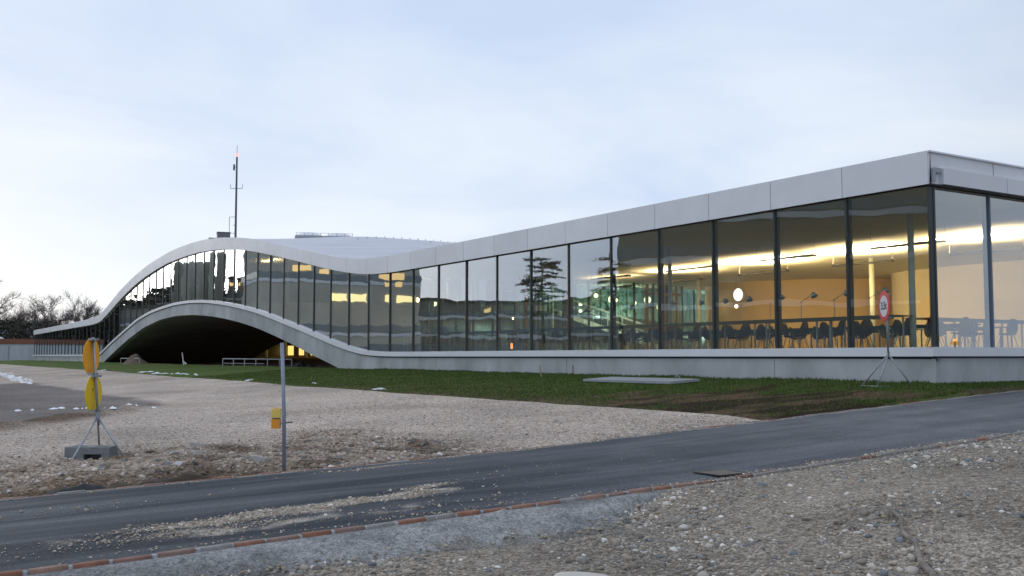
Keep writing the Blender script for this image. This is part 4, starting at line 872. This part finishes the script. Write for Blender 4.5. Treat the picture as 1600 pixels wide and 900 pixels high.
d = MB(); [d.box((-.18 + i * .06, 0, .003), (.028, .40, .009)) for i in range(7)]; d.build('grate', mat('rusty_grate', (.24, .20, .16), .8), D)
MB().box((0, 0, -.003), (.46, .42, .004)).build('pit', mat('pit_mud', (.06, .05, .045), .9), D)
# broken slabs among the stones
M_rub = mat('concrete_rubble', (.42, .40, .38), .9, var=.2, vscale=9)
for i, (x, y, s_, lab) in enumerate([(4.75, 16.9, .12, 'flat pale rubble slab on the gravel right of the ballast block'), (4.95, 14.6, .11, 'grey tilted concrete fragment left of the steel post'), (3.95, 15.2, .06, 'white angular stone right of the tripod foot'), (4.3, 15.6, .065, 'whitish broken lump right of the tripod sign')]):
    mb = MB(); n_ = 7; r_ = [s_ * random.uniform(.7, 1.2) for _ in range(n_)]; a_ = [2 * PI * j / n_ for j in range(n_)]
    tp_ = [(1.5 * r_[j] * math.cos(a_[j]), .8 * r_[j] * math.sin(a_[j]), .022 + random.uniform(-.012, .018)) for j in range(n_)]; bt_ = [(p[0] * .9, p[1] * .9, -.05) for p in tp_]
    mb.add(tp_ + bt_, [tuple(range(n_)), tuple(range(2 * n_ - 1, n_ - 1, -1))] + [(j, j + n_, (j + 1) % n_ + n_, (j + 1) % n_) for j in range(n_)])
    o = mb.build('rubble_piece', M_rub if i != 2 else M_white); o.location = (x, y, float(zgravel(np.array(x), np.array(y))) + .02); o.rotation_euler = (random.uniform(-.25, .25), random.uniform(-.2, .2), random.uniform(-.8, -.3)); tag(o, lab, 'rubble')
# leftover snow
V = []; Fc = []
for (x, y, rx_, ry_, nn) in [(9.6, 92, .5, 6, 22), (9.1, 84, .4, 7, 26), (8.6, 76, .4, 6, 26), (8.1, 69, .35, 5, 22), (7.7, 62.5, .3, 3, 14), (5.6, 29.5, .5, .8, 6), (5.2, 33, 1.2, 1.2, 8), (15.4, 66, .4, 9, 16), (15.3, 58, .3, 3, 6), (14.9, 45, .15, .8, 3), (15.0, 80, .4, 5, 6), (15.2, 38, .15, .4, 2), (14.6, 31, .1, .3, 2), (6.0, 30, 1.5, 1.0, 5)]:
    for _ in range(nn):
        cx_, cy_ = x + rng.normal() * rx_ * .5, y + rng.normal() * ry_ * .5; s_ = rng.uniform(.06, .26) * (1 + ry_ * .06); n_ = 9; o0 = len(V)
        zz = float(zgravel(np.array(cx_), np.array(cy_))) if cx_ < 14.2 else float(zgrass(cx_, np.array(cy_)))
        V.append((cx_, cy_, zz + .045))
        for j in range(n_):
            a = 2 * PI * j / n_; r_ = s_ * rng.uniform(.6, 1.3); V.append((cx_ + r_ * .7 * math.cos(a), cy_ + r_ * 1.7 * math.sin(a), zz - .02))
        for j in range(n_): Fc.append((o0, o0 + 1 + j, o0 + 1 + (j + 1) % n_))
tag(npmesh('snow_remnants', V, Fc, mat('old_snow', (.80, .83, .88), .7), smooth=True), 'scattered white snow remnants on the gravel and the edge of the lawn', 'snow', kind='stuff')

# grass blades and tufts, densest in the near lawn
nb_ = 110000; x = rng.uniform(13.9, 20.7, nb_); y = 13.6 + 40 * rng.random(nb_) ** 1.6; sm_ = soil_mask(x, y); k = rng.random(nb_) > sm_ * .9; x, y = x[k], y[k]
x = np.concatenate([x, rng.uniform(20.7, 34, 9000)]); y = np.concatenate([y, rng.uniform(13.75, 14.42, 9000)])
wl = rng.random(4000); x = np.concatenate([x, FX - .04 - .1 * rng.random(4000)]); y = np.concatenate([y, FY + 30 * wl])
z = np.where(x < 20.72, zgrass(x, y), Zg(x, y) + .03); n = len(x); h = rng.uniform(.018, .06, n); h[-4000:] *= 1.6; a = rng.random(n) * 2 * PI; wd = .012
dx, dy = np.cos(a) * wd, np.sin(a) * wd; lx, ly = rng.normal(0, .02, n), rng.normal(0, .02, n)
V = np.stack([np.stack([x - dx, y - dy, z - .01], -1), np.stack([x + dx, y + dy, z - .01], -1), np.stack([x + lx, y + ly, z + h], -1)], 1).reshape(-1, 3)
c_ = np.array([[.070, .128, .024], [.10, .14, .035], [.16, .15, .07], [.05, .09, .022]])[rng.choice(4, n, p=[.4, .25, .15, .2])] * (.7 + .6 * rng.random((n, 1)))
tag(npmesh('grass_blades', V, np.arange(3 * n).reshape(-1, 3), mat('grass_blade', (.05, .1, .02), .8, attr='Col', spec=.1), cols=np.repeat(c_, 3, 0)), 'short green grass blades of the lawn below the building', 'grass', kind='stuff')

# ------------------------------------------------------------------ mast, shed, trees, hills
A = thing('antenna_mast', 'tall slim antenna mast with red tip light, rising behind the roof crown', 'mast', (67.8, 218.2, .8))
MB().tube([(0, 0, 0), (0, 0, 18), (0, 0, 44.6)], .36, 8, r2=.20).build('tower', mat('mast_steel', (.13, .15, .20), .6, metal=.2), A)
MB().tube([(0, 0, 44.5), (0, 0, 47.2)], .05, 5).build('tip_rod', MATS['mast_steel'], A)
MB().lathe([(.05, 0), (.33, .15), (.33, .55), (.05, .7)], (0, 0, 44.7), 12).build('obstruction_light', emis('red_beacon', (1.0, .25, .22), 2.4), A)
ax = Vector((.8421, -.5393, 0))
for z_, s_, kd in [(20.0, 1, 'd'), (20.0, -1, 'd'), (18.8, 1, 'd'), (24.0, -1, 'b'), (29.5, -1, 'l'), (37.6, 1, 'a'), (37.6, -1, 'a'), (42.3, -1, 'b')]:
    p = ax * s_ * (.85 if kd == 'd' else 1.3 if kd == 'a' else .6) + Vector((0, 0, z_))
    mb = MB(); mb.tube([(0, 0, z_), p], .06, 5)
    if kd == 'd': disc(mb, p + Vector((0, -.2, 0)), .42, .25, (-.3, -1, 0), 14); nm = 'dish'
    elif kd == 'b': mb.box(p, (.35, .3, 1.3)); nm = 'panel_antenna'
    elif kd == 'l': mb.tube([p + ax * -.8 + Vector((0, 0, -1.8)), p + ax * -.8 + Vector((0, 0, 1.8))], .06, 5); mb.tube([(0, 0, z_ - 1.8), p + ax * -.8 + Vector((0, 0, -1.8))], .05, 5); mb.tube([(0, 0, z_ + 1.8), p + ax * -.8 + Vector((0, 0, 1.8))], .05, 5); nm = 'loop_antenna'
    else: mb.tube([p, p + Vector((0, 0, .9))], .05, 5); nm = 'side_arm'
    mb.build(nm, MATS['mast_steel'], A)
H = thing('storage_shed', 'long low white shed with a brick-red roof edge beyond the left end of the building', 'shed', (14, 216, .8), R(-10))
MB().box((7.5, 3, 1.5), (44, 6, 3.4)).build('wall', mat('white_cladding', (.52, .56, .60), .7, var=.08, vscale=1.2, stretch=(1, 1, .2)), H)
MB().box((7.5, 2.95, 3.65), (44.3, 6.2, .95)).build('roof_edge', mat('brick_red_edge', (.26, .11, .07), .8, var=.12, vscale=.8), H)
for xx in (5.5, 14, 22): MB().box((xx, -.03, 1.3), (2.2, .06, 2.5)).build('door', mat('grey_white_door', (.44, .48, .53), .6), H)
for xx in (1.5, 9.5, 17.5, 26): MB().box((xx, -.05, 1.4), (.18, .08, 2.9)).build('downpipe', mat('downpipe_grey', (.30, .32, .35), .6), H)
sn = MB(); sn.lathe([(2.2, 0), (1.6, .35), (.1, .6)], (6.5, 1.5, 4.12), 14); sn.lathe([(1.3, 0), (.9, .25), (.1, .35)], (3.4, 1.5, 4.12), 12); sn.build('roof_snow', MATS['old_snow'], H, smooth=True)

def bare_tree_mesh(seed, H_, spread, twig=1.0, depth=6):
    r_ = random.Random(seed); T = MB(); TW = []
    def grow(p, d, L, rad, lev):
        k = 3 if lev < 3 else 2; pts = [p]; dd = d.copy()
        for i in range(k):
            dd = (dd + Vector((r_.gauss(0, .13), r_.gauss(0, .13), r_.gauss(.05, .08)))).normalized(); pts.append(pts[-1] + dd * L / k)
        if lev < 4: T.tube(pts, rad, 5 if lev > 1 else 7, r2=rad * .62, cap=False)
        else:
            for i in range(k):
                a, b_ = pts[i], pts[i + 1]; sd_ = (b_ - a).cross(Vector((r_.random(), r_.random(), r_.random()))).normalized() * rad * twig; TW.append((a - sd_, a + sd_, b_))
        if lev >= depth: return
        nch = r_.choice([3, 4]) if lev < 5 else 5
        for i in range(nch):
            f = r_.uniform(.35, 1) if lev else r_.uniform(.35, 1); q = pts[0].lerp(pts[-1], f) if k < 2 else pts[min(k, max(1, int(round(f * k))))]
            ang = r_.uniform(.3, .85) * spread; az = r_.uniform(0, 2 * PI); o_ = dd.orthogonal().normalized(); o2 = dd.cross(o_)
            nd = (dd * math.cos(ang) + (o_ * math.cos(az) + o2 * math.sin(az)) * math.sin(ang) + Vector((0, 0, .12))).normalized()
            grow(q, nd, L * r_.uniform(.58, .78), rad * .52, lev + 1)
    grow(Vector((0, 0, 0)), Vector((0, 0, 1)), H_ * .34, H_ * .019, 0)
    return T, TW
def build_tree(name, label, loc, seed, H_, spread, mt, mtw, group=None, depth=6, twig=1.0):
    t = thing(name, label, 'tree', loc, random.uniform(0, 6), group); T, TW = bare_tree_mesh(seed, H_, spread, twig, depth)
    T.build('trunk', mt, t); V = [p for tr3 in TW for p in tr3]
    npmesh('crown', np.array([tuple(p) for p in V]), np.arange(len(V)).reshape(-1, 3), mtw, parent=t); return t
M_bark = mat('grey_brown_bark', (.11, .09, .085), .9); M_twig = mat('purplish_twigs', (.15, .115, .115), .9)
protos = [build_tree('bare_tree', 'x', (0, 0, 0), 20 + i, 15, (.95, 1.1, .8)[i], M_bark, M_twig, depth=7, twig=3.2) for i in range(3)]
tl_ = [(0, 21, 262, 1.75, 'large dark bare tree at the left edge of the photo, tallest of its row'), (1, 33.5, 250, 1.55, 'wide rounded bare tree left of the building, the broadest crown'), (1, 28.5, 272, 1.2, 'smaller bare tree between the edge tree and the broad tree'), (2, 44.5, 262, 1.35, 'thin wispy pale bare tree nearest the rising roof edge on its left'), (0, 49.5, 250, 1.05, 'low dense bare tree showing just above the drooping roof edge'), (0, 15, 250, 1.6, None), (1, 8, 265, 1.5, None), (0, 25, 285, 1.3, 'bare tree standing behind the gap beside the edge tree'), (1, 38.5, 280, 1.15, 'bare tree half hidden behind the broad tree on its right'), (2, 30.5, 292, 1.3, 'faint bare tree far behind the broad one'), (0, 41, 300, 1.2, 'far low bare tree behind the wispy tree'), (1, 55, 285, 1.0, 'far bare tree hidden mostly by the rising roof edge')]
up_ = set()
for i, (pi_, x, y, s_, lab) in enumerate(tl_):
    o = protos[pi_] if pi_ not in up_ else copy_tree(protos[pi_]); up_.add(pi_)
    o.location = (x, y, 1.0); o.scale = (s_ * 1.0, s_ * 1.0, s_ * .86); o.rotation_euler = (0, 0, i * 1.3); o['group'] = 'bare winter trees beyond the left end of the building'; o['label'] = lab or 'bare tree standing left of the tall edge tree, outside the photo'
# undergrowth line behind the shed
nb_ = 80000; x = rng.uniform(-50, 60, nb_); y = rng.uniform(236, 262, nb_); zt = 1 + rng.random(nb_) ** 1.3 * (8.0 + 5 * fbm(x, y * 0, .12, 3) + 8 * sstep(12, 2, x)); s_ = rng.uniform(.2, .6, nb_) * (1 + .9 * sstep(14, 6, x))
a = rng.random((nb_, 3, 3)) - .5; V = (np.stack([x, y, zt], -1)[:, None] + a * s_[:, None, None] * 2).reshape(-1, 3)
tag(npmesh('hedge_thicket', V, np.arange(3 * nb_).reshape(-1, 3), mat('thicket', (.045, .045, .035), .9, col2=(.08, .07, .055), vscale=.3)), 'dark leafless thicket behind the white shed', 'thicket', kind='stuff')
# distant hills, aerial haze painted into their colour as pale blue
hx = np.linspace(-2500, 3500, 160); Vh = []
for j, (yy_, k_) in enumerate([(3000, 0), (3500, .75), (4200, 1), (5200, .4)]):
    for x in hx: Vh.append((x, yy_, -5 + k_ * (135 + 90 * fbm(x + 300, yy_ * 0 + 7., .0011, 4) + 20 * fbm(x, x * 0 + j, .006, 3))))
tag(npmesh('hills', Vh, gridfaces(4, 160), mat('haze_tinted_hills', (.30, .38, .46), 1, col2=(.55, .62, .70), vscale=.004), smooth=True), kind='structure')

# ------------------------------------------------------------------ campus opposite: stands behind and left of the camera, mirrored in the glass
M_cw = [mat('olive_cladding', (.42, .42, .37), .8, var=.15, vscale=.15), mat('grey_cladding', (.25, .245, .21), .7, var=.15, vscale=.2), mat('brown_cladding', (.27, .235, .185), .8, var=.15, vscale=.1)]
M_dw = mat('dark_window_band', (.20, .24, .26), .2); M_lb = emis('yellow_lit_windows', (1.0, .86, .42), 1.5); M_lb2 = emis('warm_small_windows', (1.0, .72, .34), 1.0)
def block(label, c, dims, rz, m, bands, lit=(), lit_small=0, roofbits=(), seed=1):
    r_ = random.Random(seed); t = thing('campus_block', label, 'building', (c[0], c[1], -.3), rz, 'campus buildings mirrored in the glass'); wx, wy, h = dims
    MB().box((0, 0, h / 2), (wx, wy, h)).build('wall', m, t)
    for z_, th_ in bands[1:]: MB().box((0, 0, z_ - th_ * .5 - .35), (wx + .2, wy + .2, .5)).build('spandrel', mat('pale_spandrel', (.62, .68, .72), .6), t); MB().box((0, 0, h + .2), (wx + .6, wy + .6, .4)).build('roof', M_cw[1], t)
    for z_, th_ in bands:
        MB().box((0, 0, z_), (wx + .14, wy + .14, th_)).build('window_band', M_dw, t)
    for (z_, th_, x0, x1) in lit:
        n_ = int((x1 - x0) / 3.2)
        for i in range(min(n_, 24)):
            if r_.random() < .12: continue
            MB().box((x0 + (i + .5) * 3.2, -wy / 2 - .12, z_), (2.9, .1, th_)).build('lit_window', M_lb, t)
    for i in range(lit_small):
        MB().box((r_.uniform(-wx / 2 + 1, wx / 2 - 1), -wy / 2 - .12, r_.uniform(h * .6, h - .8)), (r_.uniform(.6, 2.2), .1, r_.uniform(.4, 1.0))).build('lit_window', M_lb2, t)
    for (x0, w_, h_) in roofbits: MB().box((x0, 0, h + h_ / 2), (w_, wy * .5, h_)).build('roof_housing', m, t)
    return t
block('long olive office block with yellow lit window band, mirrored mid facade', (-22.5, 158, 0), (25, 14, 22), R(4), M_cw[0], [(3, 1.4), (6.4, 1.2), (14.6, 1.0)], lit=[(11.3, 1.2, -12, 6)], lit_small=16, seed=4)
block('low grey hall mirrored left of the silos in the far panes', (-19.5, 211, 0), (56, 14, 12.4), R(75), M_cw[1], [(3, 1.4), (6.4, 1.4), (9.8, 1.2)], roofbits=[(4.5, 1.4, 3.2), (8.5, 1.0, 3.2), (-3, 7, 1.6), (17, 5, 1.2)], seed=5)
block('grey workshop hall mirrored in the central panes', (-78, 148, 0), (90, 20, 11.5), R(32), M_cw[1], [(3, 1.4), (6.4, 1.2), (9.4, .5)], lit_small=1, seed=6)
block('tall brown office block mirrored in the panes nearest the corner', (-43, 71, 0), (40, 16, 20), R(48), M_cw[2], [(4, 1.3), (8, 1.3), (12.5, 1.2), (16.6, .9)], seed=7)
block('pale low pavilion mirrored in the lower panes near the corner', (-40, 34, 0), (18, 10, 6), R(70), M_cw[1], [(2.6, 1.6)], lit_small=2, seed=9)
sil0 = None
block('taller brown office wing mirrored just left of the long olive block', (-26, 184, 0), (17, 14, 16.6), R(75), M_cw[2], [(3, 1.4), (6.4, 1.2), (10, 1.2), (13.6, 1.0)], lit_small=9, seed=12)
for i, (x, y, r_, h_) in enumerate([(-9.6, 203.5, .55, 19.8), (-10.5, 200, .75, 20.3), (-11.3, 197.3, .75, 20.3), (-12.2, 194.2, 1.0, 20.0), (-13.0, 191.8, .8, 21.8), (-14.3, 188.2, 1.2, 21.8)]):
    t = thing('storage_silo', f'{ords[i]} round-topped grey silo from the left, mirrored in the panes over the arch', 'silo', (x, y, -.3), 0, 'silos mirrored in the glass')
    MB().lathe([(r_, 0), (r_, h_ - r_ * .7)] + [(r_ * math.cos(a), h_ - r_ * .7 + r_ * .7 * math.sin(a)) for a in np.linspace(.2, 1.5, 6)], n=20).build('tank', M_cw[i % 2], t, smooth=True)
M_cedar = mat('cedar_needles', (.035, .05, .03), .9); M_cb = mat('cedar_bark', (.07, .055, .045), .9)
for i, (x, y, H_) in enumerate([(-3.5, 66.0, 9.6), (-3.8, 55.5, 9.0)]):
    r_ = random.Random(50 + i); t = thing('cedar_tree', ['tall cedar tree with upright trunk mirrored in the central panes', 'leaning sparse cedar tree mirrored right of the first cedar'][i], 'tree', (x, y, -.2), 0, 'cedars mirrored in the glass')
    T = MB(); ln = (.0, .12)[i]; T.tube([(0, 0, 0), (ln * 3, 0, H_ * .5), (ln * 10, .3, H_)], .20, 8, r2=.05); NV = []
    for k in range(40):
        z_ = H_ * r_.uniform(.55, 1.0); az = r_.uniform(0, 2 * PI); L = 3.4 * (1.15 - .75 * (z_ / H_)) * r_.uniform(.6, 1.15); d = Vector((math.cos(az), math.sin(az), r_.uniform(.0, .35))); p = Vector((ln * 10 * (z_ / H_) ** 1.5, 0, z_))
        P = [p]; 
        for q_ in range(6): d = (d + Vector((r_.gauss(0, .12), r_.gauss(0, .12), -.07))).normalized(); P.append(P[-1] + d * L / 6)
        T.tube(P, .05, 5, r2=.012, cap=False)
        for q_ in range(120):
            f = r_.uniform(.25, 1) * 6; a_ = P[min(5, int(f))].lerp(P[min(5, int(f)) + 1], f % 1 if f < 6 else 1); sd_ = Vector((-d.y, d.x, 0)); sp_ = r_.gauss(0, .32) ; c_ = a_ + sd_ * sp_ + Vector((0, 0, r_.uniform(-.06, .12)))
            for _ in range(2): NV += [c_ + Vector((r_.gauss(0, .05), r_.gauss(0, .05), r_.gauss(0, .035))) for _ in range(3)]
    T.build('trunk', M_cb, t); npmesh('crown', np.array([tuple(p) for p in NV]), np.arange(len(NV)).reshape(-1, 3), M_cedar, parent=t)

M_orange = emis('hazard_glow', (1.0, .30, .06), 3.2)
def hazard(x, y, z, label):
    g = float(Zg(x, min(y, 9)) if y < 9 else Zg(x, y)); t = thing('hazard_lamp', label, 'hazard lamp', (x, y, g - .05), 0, 'hazard lamps mirrored in the glass')
    MB().tube([(0, 0, 0), (0, 0, z - g - .05)], .03, 8).build('post', M_galv, t); MB().box((0, 0, z - g - .06), (.2, .16, .12)).build('battery_case', MATS['orange_plastic'], t)
    MB().lathe([(.02, 0), (.05, .015), (.05, .07), (.02, .09)], (0, 0, z - g), 12).build('lens', M_orange, t)
hazard(33.6, 5.85, 2.50, 'orange hazard lamp mirrored in the first right-hand pane, nearer the corner')
hazard(34.55, 6.0, 2.32, 'orange hazard lamp mirrored in the first right-hand pane, farther from the corner')
t = thing('floor_lantern', 'small orange lamp glowing low behind the glass near the sill, left of centre', 'lantern', (22.4, 35.0, FL))
MB().box((0, 0, .06), (.2, .2, .12)).build('base', M_black, t); MB().lathe([(.02, .12), (.045, .14), (.045, .34), (.02, .36)], n=12).build('lens', M_orange, t)
